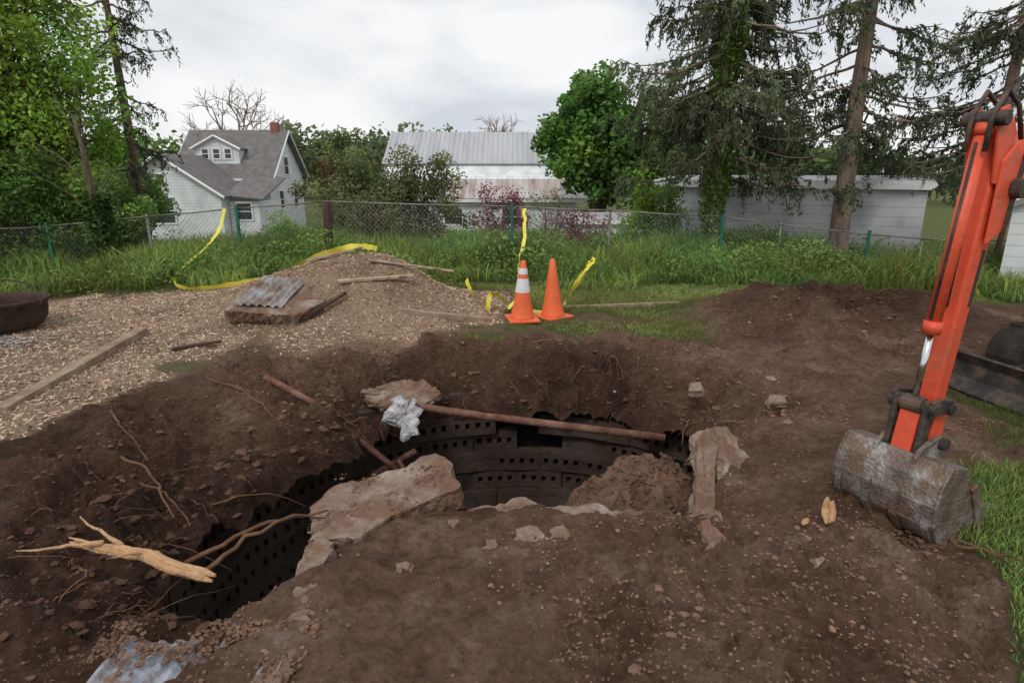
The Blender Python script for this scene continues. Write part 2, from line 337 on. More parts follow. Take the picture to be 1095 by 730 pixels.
# ---------------------------------------------------------------- logs & roots
def wob(p0,p1,n,amp,sag=0,seed=0):
    r=np.random.default_rng(seed); o=[];p0=Vector(p0);p1=Vector(p1); off=Vector((0,0,0))
    for i in range(n+1):
        t=i/n; off+=Vector(r.normal(0,amp,3)); o.append(p0.lerp(p1,t)+off*math.sin(math.pi*t)*1.0-Vector((0,0,sag*math.sin(math.pi*t))))
    return o
B=MB()
pp=wob((-2.18,2.62,-.04),(-1.33,2.34,-.05),30,.005,-.02,3)
for s in range(6):
    ph=s*1.05; n0=int(rng.integers(0,6)); n1=31-int(rng.integers(0,5))
    pts=[p+Vector((.15,.3,.0))*math.cos(ph+i*.08)*.045*min(1,.5+i/18)+Vector((0,0,1))*math.sin(ph+i*.08)*.014 for i,p in enumerate(pp)][n0:n1]
    m=len(pts); B.tube(pts,np.interp(np.linspace(0,1,m),[0,.15,.6,.93,1],[.004,.011,.017,.017,.008])*(1+rng.normal(0,.10,m)),7,col=tuple([rng.uniform(.7,1.15)]*3))
B.tube(wob((-1.95,2.54,-.0),(-2.3,2.46,.01),8,.006,0,4),np.linspace(.013,.003,9),7)
B.tube(wob((-1.85,2.52,.0),(-2.18,2.72,.03),8,.006,0,5),np.linspace(.012,.003,9),7)
B.tube(wob((-1.7,2.46,.01),(-1.80,2.34,.05),4,.004,0,6),np.linspace(.011,.004,5),6)
B.obj('tree_root_log',M_root)
B=MB()
for s in range(5):
    o=Vector((rng.normal(0,.014),rng.normal(0,.014),rng.normal(0,.010))); B.tube(wob(Vector((1.56,2.64,.04))+o+Vector((0,rng.uniform(-.02,.02),0)),Vector((1.66,2.82,.06))+o,5,.003,0,8+s),[.006,.016,.018,.017,.015,.005],5)
B.obj('wood_chunk',M_root)
B=MB(); B.tube(wob((1.45,2.68,.01),(1.49,2.71,.02),2,.003),[.008,.016,.009],5); B.obj('wood_chunk',M_root)
B=MB()
def rim_pt(t):
    n=len(POLY); i=int(t)%n; f=t-int(t); p=POLY[i]*(1-f)+POLY[(i+1)%n]*f; return p
for i in range(800):
    t=rng.choice([rng.uniform(-2,5),rng.uniform(4.5,8.5)]) if rng.random()<.8 else rng.uniform(0,9)
    t=t%len(POLY)
    p=rim_pt(t); c=p-np.array(C); c/=np.linalg.norm(c); q=p+c*rng.uniform(-.02,1.0)*(1.0 if p[0]<-.9 else .5)
    if q[1]<2.2: continue
    z=TZ(*q); L=rng.uniform(.05,.30); dr=-c*rng.uniform(-.2,1)+rng.normal(0,.6,2)
    p0=(q[0],q[1],z-.02); p1=(q[0]+dr[0]*L,q[1]+dr[1]*L,max(z-L*rng.uniform(-.3,.9),z-.25))
    m=(q[0]+dr[0]*L*.5,q[1]+dr[1]*L*.5,z+rng.uniform(.0,.07))
    r=rng.choice([.0015,.002,.003,.004,.007],p=[.3,.3,.2,.15,.05]); c1=rng.uniform(.5,2.2)
    pts=[Vector(p0).lerp(Vector(m),s).lerp(Vector(m).lerp(Vector(p1),s),s)+Vector(rng.normal(0,.008,3)) for s in np.linspace(0,1,7)]
    B.tube(pts,[r,r,r*.9,r*.8,r*.6,r*.5,r*.3],5,col=(c1,c1*.95,c1*.9))
for a,c,r in [((-2.5,3.55,-.05),(-1.85,2.95,-.12),.010),((-2.6,4.9,.02),(-1.7,4.3,-.2),.010),((-1.75,2.62,-.25),(-.95,2.80,.02),.015),((-1.40,2.40,-.05),(-.95,2.74,.01),.012),((-2.9,4.1,.05),(-2.3,3.5,-.05),.008),((1.95,2.35,.12),(2.20,1.98,.02),.007),((2.0,2.42,.10),(2.32,2.08,.05),.005),((-1.95,2.3,-.02),(-1.80,2.05,.06),.007),((-2.35,3.3,-.08),(-1.8,3.0,-.2),.009),((2.6,5.6,.06),(3.3,6.0,.12),.008),((3.2,6.2,.2),(3.9,6.1,.12),.006),((.2,1.95,.03),(.55,2.05,.03),.004),((.9,2.1,.03),(1.15,2.0,.03),.004)]:
    B.tube(wob(a,c,14,.012,-.03,int(r*9000)),np.linspace(r,r*.4,15),7,col=(1.3,1.2,1.1))
M_rootd2=mat('root_dark2',(.05,.028,.016),(.14,.08,.048),9,.9,.4,30,attr=True)
B.obj('exposed_roots',M_rootd2)
# ---------------------------------------------------------------- clods
ICO_V=[];t=(1+5**.5)/2
for a in(-1,1):
    for c in(-t,t): ICO_V+=[(0,a,c),(a,c,0),(c,0,a)]
ICO_V=np.array(ICO_V,float); ICO_V/=np.linalg.norm(ICO_V[0])
el=min(np.linalg.norm(ICO_V[i]-ICO_V[j]) for i,j in itertools.combinations(range(12),2))+1e-3
ICO_F=[]
for i,j,k in itertools.combinations(range(12),3):
    if all(np.linalg.norm(ICO_V[p]-ICO_V[q])<el for p,q in((i,j),(j,k),(i,k))):
        nrm=np.cross(ICO_V[j]-ICO_V[i],ICO_V[k]-ICO_V[i]); ICO_F.append((i,j,k) if nrm@ICO_V[i]>0 else (i,k,j))
ICO_F=np.array(ICO_F)
def rocks(name,P,size,m,cols,flat=.7,smooth=False):
    n=len(P); Vv=ICO_V[None]*size[:,None,None]*(1+rng.normal(0,.20,(n,12,1)))*np.stack([rng.uniform(.7,1.3,n),rng.uniform(.7,1.3,n),rng.uniform(.5,1,n)*flat],-1)[:,None]
    a=rng.uniform(0,6.3,n); ca,sa=np.cos(a)[:,None],np.sin(a)[:,None]
    x=Vv[...,0]*ca-Vv[...,1]*sa; y=Vv[...,0]*sa+Vv[...,1]*ca; Vv=np.stack([x,y,Vv[...,2]],-1)+P[:,None]
    F=(ICO_F[None]+(np.arange(n)*12)[:,None,None]).reshape(-1,3)
    return npmesh(name,Vv.reshape(-1,3),F,m,np.repeat(cols,12,0),smooth)
n=75000; x=rng.uniform(-4,4.9,n); y=1.4+7*rng.random(n)**1.5; z,sd,g,ch=terr(x,y)
cl=fbm(x,y,1.0,2,101)+.6*fbm(x,y,4,2,78)
k=(g<.3)&(ch<.5)&(sd>-.06)&((cl+rng.normal(0,.2,n)>.0)|(pilef(x,y)>.2)|((sd<.8)&((y>4)|(x<-1)))); x,y,z,sd,cl=x[k],y[k],z[k],sd[k],cl[k]; n=len(x)
rough=np.clip(pilef(x,y)+ss(.9,.1,sd)*np.clip((y>4.2)*.8+(x<-1.1)*1.0,0,1)+.35*ss(0,.4,cl),0,1)
sz=.003+.008*rng.random(n)**3+ (rng.random(n)<.01+.10*rough)*rng.uniform(.004,.034,n)*(.35+.65*rough)
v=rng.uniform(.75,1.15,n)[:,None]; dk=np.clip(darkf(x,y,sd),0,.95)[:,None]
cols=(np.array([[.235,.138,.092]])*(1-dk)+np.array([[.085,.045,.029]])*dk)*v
pale=rng.random(n)<.006; cols[pale]=np.array([.36,.30,.25])*rng.uniform(.6,1.1,(pale.sum(),1))
rocks('soil_clods',np.stack([x,y,z+sz*.1],-1),sz,M_clod,cols)
PP=[];
for o,xx,yy,zz in SL:
    ii=rng.integers(0,len(xx),2500); PP.append(np.stack([xx[ii]+rng.normal(0,.01,2500),yy[ii]+rng.normal(0,.01,2500),zz[ii]],-1))
PP=np.concatenate(PP); rocks('soil_clods',PP,.004+.022*rng.random(len(PP))**3,M_clod,np.array([[.15,.085,.056]])*rng.uniform(.6,1.2,(len(PP),1)))
# dirt crumbs lying on the slab
n=500; x=rng.uniform(-1.05,-.35,n); y=rng.uniform(2.66,3.25,n); zz=-.035+.13*(x+1.0)*.9+.05*(y-2.9); k=fbm(x,y,5,2,120)>.0
rocks('soil_crumbs',np.stack([x,y,np.clip(zz,-.05,.06)+.004],-1)[k],rng.uniform(.003,.011,k.sum()),M_clod,np.array([[.19,.11,.073]])*rng.uniform(.7,1.2,(k.sum(),1)))
# ---------------------------------------------------------------- wood chips
def quads(P,A,Bv):
    V=np.stack([P-A-Bv,P+A-Bv,P+A+Bv,P-A+Bv],1); n=len(P)
    return V.reshape(-1,3),(np.arange(n)[:,None]*4+np.arange(4)[None])
def kites(P,A,Bv):
    V=np.stack([P-A,P+Bv,P+A,P-Bv],1); n=len(P); return V.reshape(-1,3),(np.arange(n)[:,None]*4+np.arange(4)[None])
def rdir(n,fz=1.0):
    d=rng.normal(0,1,(n,3)); d[:,2]*=fz; return d/np.linalg.norm(d,axis=1,keepdims=True)
n=75000; x=rng.uniform(-6.5,.6,n); y=rng.uniform(3.0,9.4,n); z,sd,g,ch=terr(x,y); k=(ch*(1-g)+.35*fbm(x,y,1.1,3,2)>rng.uniform(.25,.95,n))|((ch>.02)&(rng.random(n)<.05)); k&=sd>.05
x,y,z=x[k],y[k],z[k]; n=len(x); a=rdir(n,.35); c=np.cross(a,rdir(n,.3)+[0,0,1.5]); c/=np.linalg.norm(c,axis=1,keepdims=True)
ln=(.005+.017*rng.random(n)**2)[:,None]; V,F=quads(np.stack([x,y,z+.004],-1),a*ln,c*ln*rng.uniform(.2,.45,(n,1)))
v=rng.uniform(.65,1.12,n)[:,None]; cols=np.repeat(np.array([[.57,.42,.295]])*v*rng.uniform(.94,1.06,(n,3)),4,0)
M_chip=mat('wood_chip',(.9,.9,.9),(1.1,1.1,1.1),20,.9,0,attr=True)
npmesh('wood_chips',V,F,M_chip,cols)
# ---------------------------------------------------------------- grass
def blades(name,x,y,z,h,w,base,lean=.5,var=.3):
    n=len(x); a=rng.uniform(0,6.28,n); dx=np.stack([np.cos(a),np.sin(a),np.zeros(n)],-1); b2=rng.uniform(0,6.28,n)
    le=np.stack([np.cos(b2),np.sin(b2),np.zeros(n)],-1)*(rng.random(n)*lean*h)[:,None]
    P=np.stack([x,y,z],-1); up=np.zeros((n,3)); up[:,2]=h
    V=np.stack([P,P+up*.5+le*.25+dx*w[:,None],P+up*(1-lean*.2)+le,P+up*.5+le*.25-dx*w[:,None]],1).reshape(-1,3)
    F=np.arange(n)[:,None]*4+np.arange(4)[None]
    cl=(1+.9*fbm(x,y,.9,3,90))[:,None]; hue=rng.normal(0,.18,(n,1))+.35*fbm(x,y,.6,2,93)[:,None]
    c=np.array([base])*rng.uniform(1-var,1+var,(n,1))*cl*np.concatenate([1+hue,np.ones((n,1)),1-hue*.5],1)
    return npmesh(name,V,F,LEAF,np.repeat(np.clip(c,0.004,1),4,0))
n=90000; x=rng.uniform(-1.6,7,n); y=rng.uniform(5.9,9.2,n); z,sd,g,ch=terr(x,y); k=(g>rng.uniform(.2,.95,n))&(fbm(x,y,1.5,3,12)>-.2-.4*ss(7.4,8.4,y)); x,y,z=x[k],y[k],z[k]; n=len(x)
blades('lawn_grass',x,y,z,rng.uniform(.015,.06,n)*(1+ss(7.5,9,y)),np.full(n,.004),(.22,.26,.09),.9,.4)
n=65000; x=rng.uniform(1.6,4.6,n); y=rng.uniform(1.4,4.8,n); z,sd,g,ch=terr(x,y); k=(g>rng.uniform(.3,.95,n))&(fbm(x,y,2.5,3,18)>-.3); x,y,z=x[k],y[k],z[k]; n=len(x)
blades('lawn_grass',x,y,z,rng.uniform(.02,.09,n),np.full(n,.0024),(.20,.28,.075),.95,.5)
n=76000; x=rng.uniform(-12.5,12.5,n); y=rng.uniform(8.7,14,n); k=(y>9.0+.9*fbm(x,y,.7,3,13)+.5*(np.abs(x+1.8)<2.2))&(fbm(x,y,1.1,3,16)>-.3); x,y=x[k],y[k]; z,sd,g,ch=terr(x,y); n=len(x)
hh=(.12+.30*rng.random(n))*(1+1.6*fbm(x,y,.8,3,14))*(1+.5*ss(9.6,11,y))
blades('tall_weeds',x,y,z,np.clip(hh,.05,.8),rng.uniform(.006,.014,n),(.20,.29,.085),.8,.4)
n=60000; x=rng.uniform(-12,12,n); y=rng.uniform(9.0,13.2,n); z,_,_,_=terr(x,y); cl=fbm(x,y,.8,3,15); k=cl>-.18; x,y,z,cl=x[k],y[k],z[k],cl[k]; n=len(x)
P=np.stack([x,y,z+rng.random(n)*(.25+.75*np.clip(cl+.2,0,1))],-1); a=rdir(n,.5); c=np.cross(a,rdir(n)); c/=np.linalg.norm(c,axis=1,keepdims=True); s=rng.uniform(.015,.042,n)[:,None]
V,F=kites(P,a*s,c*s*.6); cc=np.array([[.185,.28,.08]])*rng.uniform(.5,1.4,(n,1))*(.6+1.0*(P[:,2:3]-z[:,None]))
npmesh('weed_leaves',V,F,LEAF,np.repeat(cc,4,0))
n=20000; x=rng.uniform(-35,35,n); y=rng.uniform(14,38,n); z,_,_,_=terr(x,y)
blades('field_grass',x,y,z,rng.uniform(.2,.5,n),rng.uniform(.02,.05,n),(.16,.26,.07),.7)
# ---------------------------------------------------------------- trees
GAIN=1.55
def leaves_clumps(name,cent,rad,per,size,cols,parent=None,flat=1.0,aspect=.55,var=.25,droop=0):
    n=len(cent)*per; ci=np.repeat(np.arange(len(cent)),per)
    d=rng.normal(0,1,(n,3)); d*= (rng.random((n,1))**.4)/np.linalg.norm(d,axis=1,keepdims=True)
    d[:,2]*=flat; P=cent[ci]+d*rad[ci][:,None]
    a=rdir(n,.8); a[:,2]-=droop; c=np.cross(a,rdir(n)); c/=np.linalg.norm(c,axis=1,keepdims=True)+1e-9
    s=(size*rng.uniform(.6,1.3,n))[:,None]; V,F=kites(P,a*s,c*s*aspect)
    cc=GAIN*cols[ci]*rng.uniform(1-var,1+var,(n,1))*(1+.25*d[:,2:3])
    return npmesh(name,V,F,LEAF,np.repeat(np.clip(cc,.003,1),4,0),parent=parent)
def btree(name,base,height,crown_c,crown_r,nclump,per,lsize,col,trunk_r=.15,crad=.5,bark=None,fill=.5,shade=.35,nb=None,trunk_top=None,stems=1):
    e=empty(name); bx,by=base; bz=float(terr(np.array([bx]),np.array([by]),False)[0][0])-.1; cr=np.array(crown_r)
    d=rng.normal(0,1,(nclump,3)); d/=np.linalg.norm(d,axis=1,keepdims=True); rr=(fill+(1-fill)*rng.random(nclump))[:,None]*(1+.25*np.sin(d[:,0:1]*5+bx)*np.cos(d[:,2:3]*4+by)+rng.normal(0,.12,(nclump,1)))
    P=np.array(crown_c)+d*rr*cr
    P[:,2]=np.maximum(P[:,2],bz+.3)
    B=MB(); top=Vector((crown_c[0],crown_c[1],trunk_top or crown_c[2]+cr[2]*.6))
    for s in range(stems):
        o=Vector((rng.normal(0,.15),rng.normal(0,.1),0)) if stems>1 else Vector((0,0,0))
        tp=wob(Vector((bx,by,bz))+o,top+o*4,9,trunk_r*.25,0,int(rng.integers(1e6))); B.tube(tp,np.linspace(trunk_r,trunk_r*.2,10),8)
    for i in range(min(nclump,nb or nclump)):
        p=Vector(P[i]); f=rng.uniform(.15,.85); q=tp[int(f*9)]
        if q.z>p.z: q=tp[max(1,int(f*5))]
        mid=q.lerp(p,.5)+Vector((0,0,.12*(p-q).length)); r0=trunk_r*.28*(1-f*.5)
        B.tube([q,q.lerp(mid,.5)+Vector(rng.normal(0,.04,3)),mid,mid.lerp(p,.6)+Vector(rng.normal(0,.05,3)),p],[r0,r0*.8,r0*.6,r0*.35,r0*.12],5,cap=False)
    B.obj('trunk_and_limbs',bark or M_bark,e,smooth=True)
    if per>0:
        cols=np.array([col])*rng.uniform(1-shade,1+shade*1.1,(nclump,1))*np.concatenate([rng.uniform(.85,1.2,(nclump,1)),np.ones((nclump,1)),rng.uniform(.8,1.1,(nclump,1))],1)
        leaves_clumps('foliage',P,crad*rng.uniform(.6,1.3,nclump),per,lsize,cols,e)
    return e
btree('maple_tree',(-9.9,13.0),8,(-9.9,12.8,3.7),(2.0,1.5,3.0),120,240,.058,(.15,.235,.045),.17,.62,shade=.45)
btree('leafy_shrub',(-9.9,11.9),3,(-9.9,11.9,1.3),(1.7,.8,1.5),56,260,.048,(.075,.13,.035),.06,.42,shade=.5)
btree('leafy_shrub',(-7.9,12.5),3,(-8.0,12.5,.9),(.8,.6,1.0),26,200,.042,(.09,.155,.04),.05,.36)
btree('leafy_shrub',(-4.7,12.5),1.5,(-4.6,12.3,.25),(1.0,.5,.5),20,200,.037,(.10,.18,.045),.04,.25)
btree('leafy_shrub',(-6.0,11.0),1.5,(-6.0,10.8,.0),(.9,.4,.4),18,200,.032,(.11,.19,.045),.03,.25)
btree('juniper_shrub',(-3.7,15.5),4,(-3.7,15.5,1.0),(1.3,.9,1.45),66,220,.038,(.105,.13,.055),.08,.38,shade=.5)
btree('juniper_shrub',(-2.2,15.2),4,(-2.1,15.2,.8),(1.1,.8,1.45),54,220,.038,(.12,.135,.06),.08,.34,shade=.5)
btree('twiggy_shrub',(-3.4,14.2),4,(-3.4,14.1,.5),(1.7,.6,1.1),44,60,.03,(.12,.13,.06),.05,.3,stems=4)
btree('twiggy_shrub',(.8,13.9),4,(.8,13.9,.5),(1.2,.4,.9),34,40,.03,(.12,.12,.06),.04,.3,stems=3)
btree('purple_leaf_shrub',(-7.6,30),5,(-7.9,30,1.2),(1.1,1,1.4),26,130,.09,(.085,.035,.03),.08,.5)
btree('purple_leaf_shrub',(-.25,13.4),4,(-.2,13.4,.75),(.6,.4,.75),26,95,.032,(.14,.05,.065),.04,.25,fill=.3)
btree('purple_leaf_shrub',(1.3,12.9),4,(1.3,12.9,.55),(.9,.4,.5),28,70,.03,(.15,.06,.075),.04,.24,fill=.3)
btree('leafy_shrub',(3.0,13.4),4,(3.05,13.4,.7),(.7,.5,.9),30,190,.04,(.13,.22,.045),.05,.3)
btree('leafy_shrub',(2.3,12.4),2,(2.3,12.3,.1),(.9,.4,.45),18,190,.032,(.11,.20,.045),.04,.25)
btree('leafy_shrub',(-.9,12.6),2,(-.9,12.5,.0),(.9,.4,.4),18,190,.032,(.10,.18,.04),.04,.25)
btree('leafy_shrub',(5.2,12.6),2,(5.2,12.6,.1),(1.0,.4,.45),22,190,.034,(.11,.20,.045),.04,.28)
btree('broadleaf_tree',(5.4,38),12,(5.2,38,3.5),(3.2,3,3.5),170,150,.18,(.07,.135,.035),.35,.85,fill=.35,shade=.5)
btree('broadleaf_tree',(8.6,36),10,(8.6,36,2.0),(2.6,2.5,3.0),90,130,.17,(.075,.13,.04),.3,.8,fill=.35,shade=.5)
btree('broadleaf_tree',(-19.0,32),8,(-19.2,32,.4),(1.6,2,1.6),36,150,.12,(.08,.14,.04),.2,.6)
def bare(name,x,y,h,r,seed):
    e=empty(name); B=MB(); q=np.random.default_rng(seed); z0=TZ(x,y)
    def rec(p,d,L,r,lv):
        pts=[p];dd=d.copy()
        for i in range(4): dd=(dd+Vector(q.normal(0,.12,3))+Vector((0,0,.04))).normalized(); pts.append(pts[-1]+dd*L/4)
        B.tube(pts,np.linspace(r,r*.55,5),5 if lv<3 else 3,cap=False)
        if lv<5:
            for i in range(3 if lv<4 else 4):
                nd=(dd+Vector(q.normal(0,.55,3))).normalized(); rec(pts[-1 if i<2 else 3],nd,L*q.uniform(.65,.85),r*.6,lv+1)
    rec(Vector((x,y,z0)),Vector((0,0,1)),h*.3,r,0); B.obj('branches',M_barkr,e)
bare('bare_tree',-23.0,56,13,.34,5); bare('bare_tree',-26,58,11,.30,6)
bare('bare_tree',-2,80,13,.34,9)
def spruce(name,x,y,h,r0,zb,L0,nbr,seed,dens=1.0,bark=None,col=(.070,.095,.042),leanx=0):
    e=empty(name); q=np.random.default_rng(seed); z0=TZ(x,y)-.15; B=MB()
    tp=[(x+leanx*t+.04*math.sin(5*t+seed),y,z0+h*t) for t in np.linspace(0,1,14)]
    B.tube(tp,[r0*1.25]+list(np.linspace(r0,.03,13)),12,cap=False); TP=[];TA=[];TC=[]
    for i in range(nbr):
        u=q.random()**1.1; zz=zb+(h-zb-.3)*u; a=q.uniform(0,2*math.pi); L=L0*(1-u)**.55*q.uniform(.5,1.1)
        xx=x+leanx*(zz-z0)/h
        d=Vector((math.cos(a),math.sin(a),0)); pts=[]
        for s in np.linspace(0,1,8): pts.append(Vector((xx,y,z0+zz))+d*L*s+Vector((0,0,-.50*L*s**1.2+.38*L*s**3))+Vector(q.normal(0,.02,3)))
        B.tube(pts,np.linspace(.030,.006,8),5,cap=False)
        side=d.cross(Vector((0,0,1)))
        bri=q.uniform(.5,1.6)
        if q.random()<.12: continue
        for k in range(int(18*dens*L/2.4)+3):
            s=q.uniform(.2,1); fi=s*7; j=min(6,int(fi)); p=pts[j].lerp(pts[j+1],fi-j)
            sl=q.uniform(.2,.75)*(1.15-s*.5); sd_=side*q.choice([-1,1]); 
            hang=q.uniform(.3,.8)
            c0=p; c1=p+sd_*sl*(1-hang)*.9+d*sl*.25-Vector((0,0,sl*.25)); c2=c1-Vector((0,0,sl*hang))+d*.05
            B.tube([c0,c1,c2],[.005,.004,.002],3,cap=False)
            m=int(24*sl/.5)
            for w in range(m):
                t=q.random(); pp=(c0.lerp(c1,t*2) if t<.5 else c1.lerp(c2,t*2-1)); dirv=(c1-c0 if t<.5 else c2-c1).normalized()
                TP.append(pp+Vector(q.normal(0,.03,3))); aa=(dirv+Vector(q.normal(0,.5,3))).normalized(); TA.append(aa*q.uniform(.035,.08)); TC.append(bri*q.uniform(.6,1.4))
    B.obj('trunk_and_branches',bark or M_bark,e,smooth=True)
    P=np.array(TP);A=np.array(TA); c=np.cross(A,rdir(len(P))); c/=np.linalg.norm(c,axis=1,keepdims=True)
    V,F=kites(P,A,c*.017); tc=np.array(TC)[:,None]*np.array([col]); npmesh('needles',V,F,LEAF,np.repeat(tc,4,0),parent=e); return e
spruce('spruce_tree',3.95,12.1,8.5,.15,2.0,2.6,105,21,1.5,col=(.11,.135,.075),bark=M_barkr)
spruce('spruce_tree',6.35,11.9,9,.18,2.6,2.6,66,22,1.1,bark=M_barkr,col=(.09,.115,.065))
spruce('spruce_tree',10.6,13.9,9,.17,2.2,3.2,62,23,1.1,bark=M_barkr,col=(.08,.105,.057))
spruce('spruce_tree',5.35,16.5,10,.15,3.0,2.5,50,26,.9,col=(.10,.125,.072))
spruce('spruce_tree',-9.3,15.5,9,.13,2.0,1.9,55,25,.5,col=(.09,.11,.06))
def ivy(name,x,y,z0,z1,r,n,col=(.05,.105,.018)):
    z=rng.uniform(z0,z1,n); a=rng.uniform(0,6.28,n); rr=r*(1+.35*np.sin(z*3+np.cos(a)*2))*rng.uniform(.6,1.25,n)
    P=np.stack([x+np.cos(a)*rr,y+np.sin(a)*rr,z],-1); A=rdir(n,.6); c=np.cross(A,rdir(n)); c/=np.linalg.norm(c,axis=1,keepdims=True); s=rng.uniform(.025,.05,n)[:,None]
    V,F=kites(P,A*s,c*s*.8); npmesh(name,V,F,LEAF,np.repeat(np.array([col])*rng.uniform(.45,1.5,(n,1)),4,0))
ivy('ivy_vine',3.97,12.1,-.2,4.5,.20,6000,(.17,.27,.065))
B=MB(); B.tube(wob((-7.2,10.9,-.4),(-7.4,10.9,2.6),8,.02,0,3),np.linspace(.08,.03,9),8)
for i in range(12):
    z=rng.uniform(.8,2.5); B.tube(wob((-7.3,10.9,z),(-7.4+rng.uniform(-1.2,.9),10.9+rng.uniform(-.4,.4),z+rng.uniform(.3,1.3)),5,.04),np.linspace(.014,.003,6),5)
B.obj('ivy_covered_tree',M_bark,smooth=True)
ivy('ivy_vine',-7.2,10.9,-.4,1.35,.17,2800,(.065,.12,.035))
def treeline(name,x0,x1,y,zb,zt,n,ls,col,m=220):
    x=rng.uniform(x0,x1,m); zz=zb+(zt-zb)*(.55+.45*vn(x*.09,x*0+y,7)*2+.15*vn(x*.3,x*0,8))*np.sqrt(rng.random(m)); c=np.stack([x,y+rng.normal(0,5,m),zz],-1)
    cols=np.array([col])*rng.uniform(.6,1.4,(m,1)); leaves_clumps(name,c,rng.uniform(1.5,3.2,m),n,ls,cols)
treeline('distant_trees',-110,-15,105,-2,11,110,.5,(.095,.12,.06))
treeline('distant_trees',-40,60,125,-2,10.5,110,.5,(.085,.115,.06))
treeline('distant_trees',20,120,90,-2,8,110,.5,(.075,.10,.045),160)
treeline('distant_trees',-60,-30,60,-2.5,4,110,.35,(.09,.14,.05),120)
# ---------------------------------------------------------------- buildings
def siding(name,c,step=.18,dirty=.12):
    m,nt,b=newmat(name); N=nt.nodes; L=nt.links; tc=N.new('ShaderNodeTexCoord'); sp=N.new('ShaderNodeSeparateXYZ'); L.new(tc.outputs['Object'],sp.inputs[0])
    d=N.new('ShaderNodeMath'); d.operation='DIVIDE'; L.new(sp.outputs[2],d.inputs[0]); d.inputs[1].default_value=step
    f=N.new('ShaderNodeMath'); f.operation='FRACT'; L.new(d.outputs[0],f.inputs[0])
    r=N.new('ShaderNodeValToRGB'); r.color_ramp.elements[0].position=0; r.color_ramp.elements[0].color=(.45,.45,.45,1); r.color_ramp.elements[1].position=.14; r.color_ramp.elements[1].color=(1,1,1,1); L.new(f.outputs[0],r.inputs[0])
    n=N.new('ShaderNodeTexNoise'); n.inputs['Scale'].default_value=1.3; n.inputs['Detail'].default_value=6; L.new(tc.outputs['Object'],n.inputs[0])
    q=N.new('ShaderNodeValToRGB'); q.color_ramp.elements[0].position=.3; q.color_ramp.elements[0].color=(*[v*(1-dirty*2.2) for v in c],1); q.color_ramp.elements[1].position=.6; q.color_ramp.elements[1].color=(*c,1); L.new(n.outputs['Fac'],q.inputs[0])
    mx=N.new('ShaderNodeMixRGB'); mx.blend_type='MULTIPLY'; mx.inputs[0].default_value=.75; L.new(q.outputs[0],mx.inputs[1]); L.new(r.outputs[0],mx.inputs[2]); L.new(mx.outputs[0],b.inputs['Base Color']); b.inputs['Roughness'].default_value=.6
    bp=N.new('ShaderNodeBump'); bp.inputs['Strength'].default_value=.5; bp.inputs['Distance'].default_value=.02; L.new(f.outputs[0],bp.inputs['Height']); L.new(bp.outputs[0],b.inputs['Normal']); return m
M_white=siding('white_siding',(.76,.79,.80)); M_gwhite=siding('garage_siding',(.62,.63,.66),.2,.2)
M_tan=siding('tan_siding',(.36,.28,.20)); M_trim=mat('trim',(.68,.68,.68),(.78,.78,.78),3,.5,.0)
M_shing=mat('shingles',(.12,.11,.105),(.21,.195,.19),2.2,.9,.4,20,c3=(.16,.148,.143))
M_glass=mat('window_glass',(.03,.035,.04),(.06,.065,.07),2,.15,0,spec=.6)
def metalroof(name,c1,c2,c3):
    m,nt,b=newmat(name); N=nt.nodes; L=nt.links; tc=N.new('ShaderNodeTexCoord')
    mp=N.new('ShaderNodeMapping'); mp.inputs['Scale'].default_value=(1,.12,.12); L.new(tc.outputs['Object'],mp.inputs[0])
    n=N.new('ShaderNodeTexNoise'); n.inputs['Scale'].default_value=1.1; n.inputs['Detail'].default_value=7; n.inputs['Roughness'].default_value=.7; L.new(mp.outputs[0],n.inputs[0])
    r=N.new('ShaderNodeValToRGB'); e=r.color_ramp.elements; e[0].position=.35; e[0].color=(*c1,1); e[1].position=.65; e[1].color=(*c2,1); q=e.new(.5); q.color=(*c3,1); L.new(n.outputs['Fac'],r.inputs[0])
    L.new(r.outputs[0],b.inputs['Base Color']); b.inputs['Roughness'].default_value=.55; b.inputs['Metallic'].default_value=.1; return m
M_roof1=metalroof('barn_roof',(.33,.34,.36),(.48,.49,.51),(.42,.43,.45)); M_roof2=metalroof('barn_roof_rust',(.28,.18,.13),(.58,.58,.58),(.45,.39,.36))
def roofquad(B,p,th=.12):
    p=[Vector(v) for v in p]; nrm=(p[1]-p[0]).cross(p[2]-p[0]).normalized()
    if nrm.z<0: nrm=-nrm
    B.prism(p,th,tuple(-nrm))
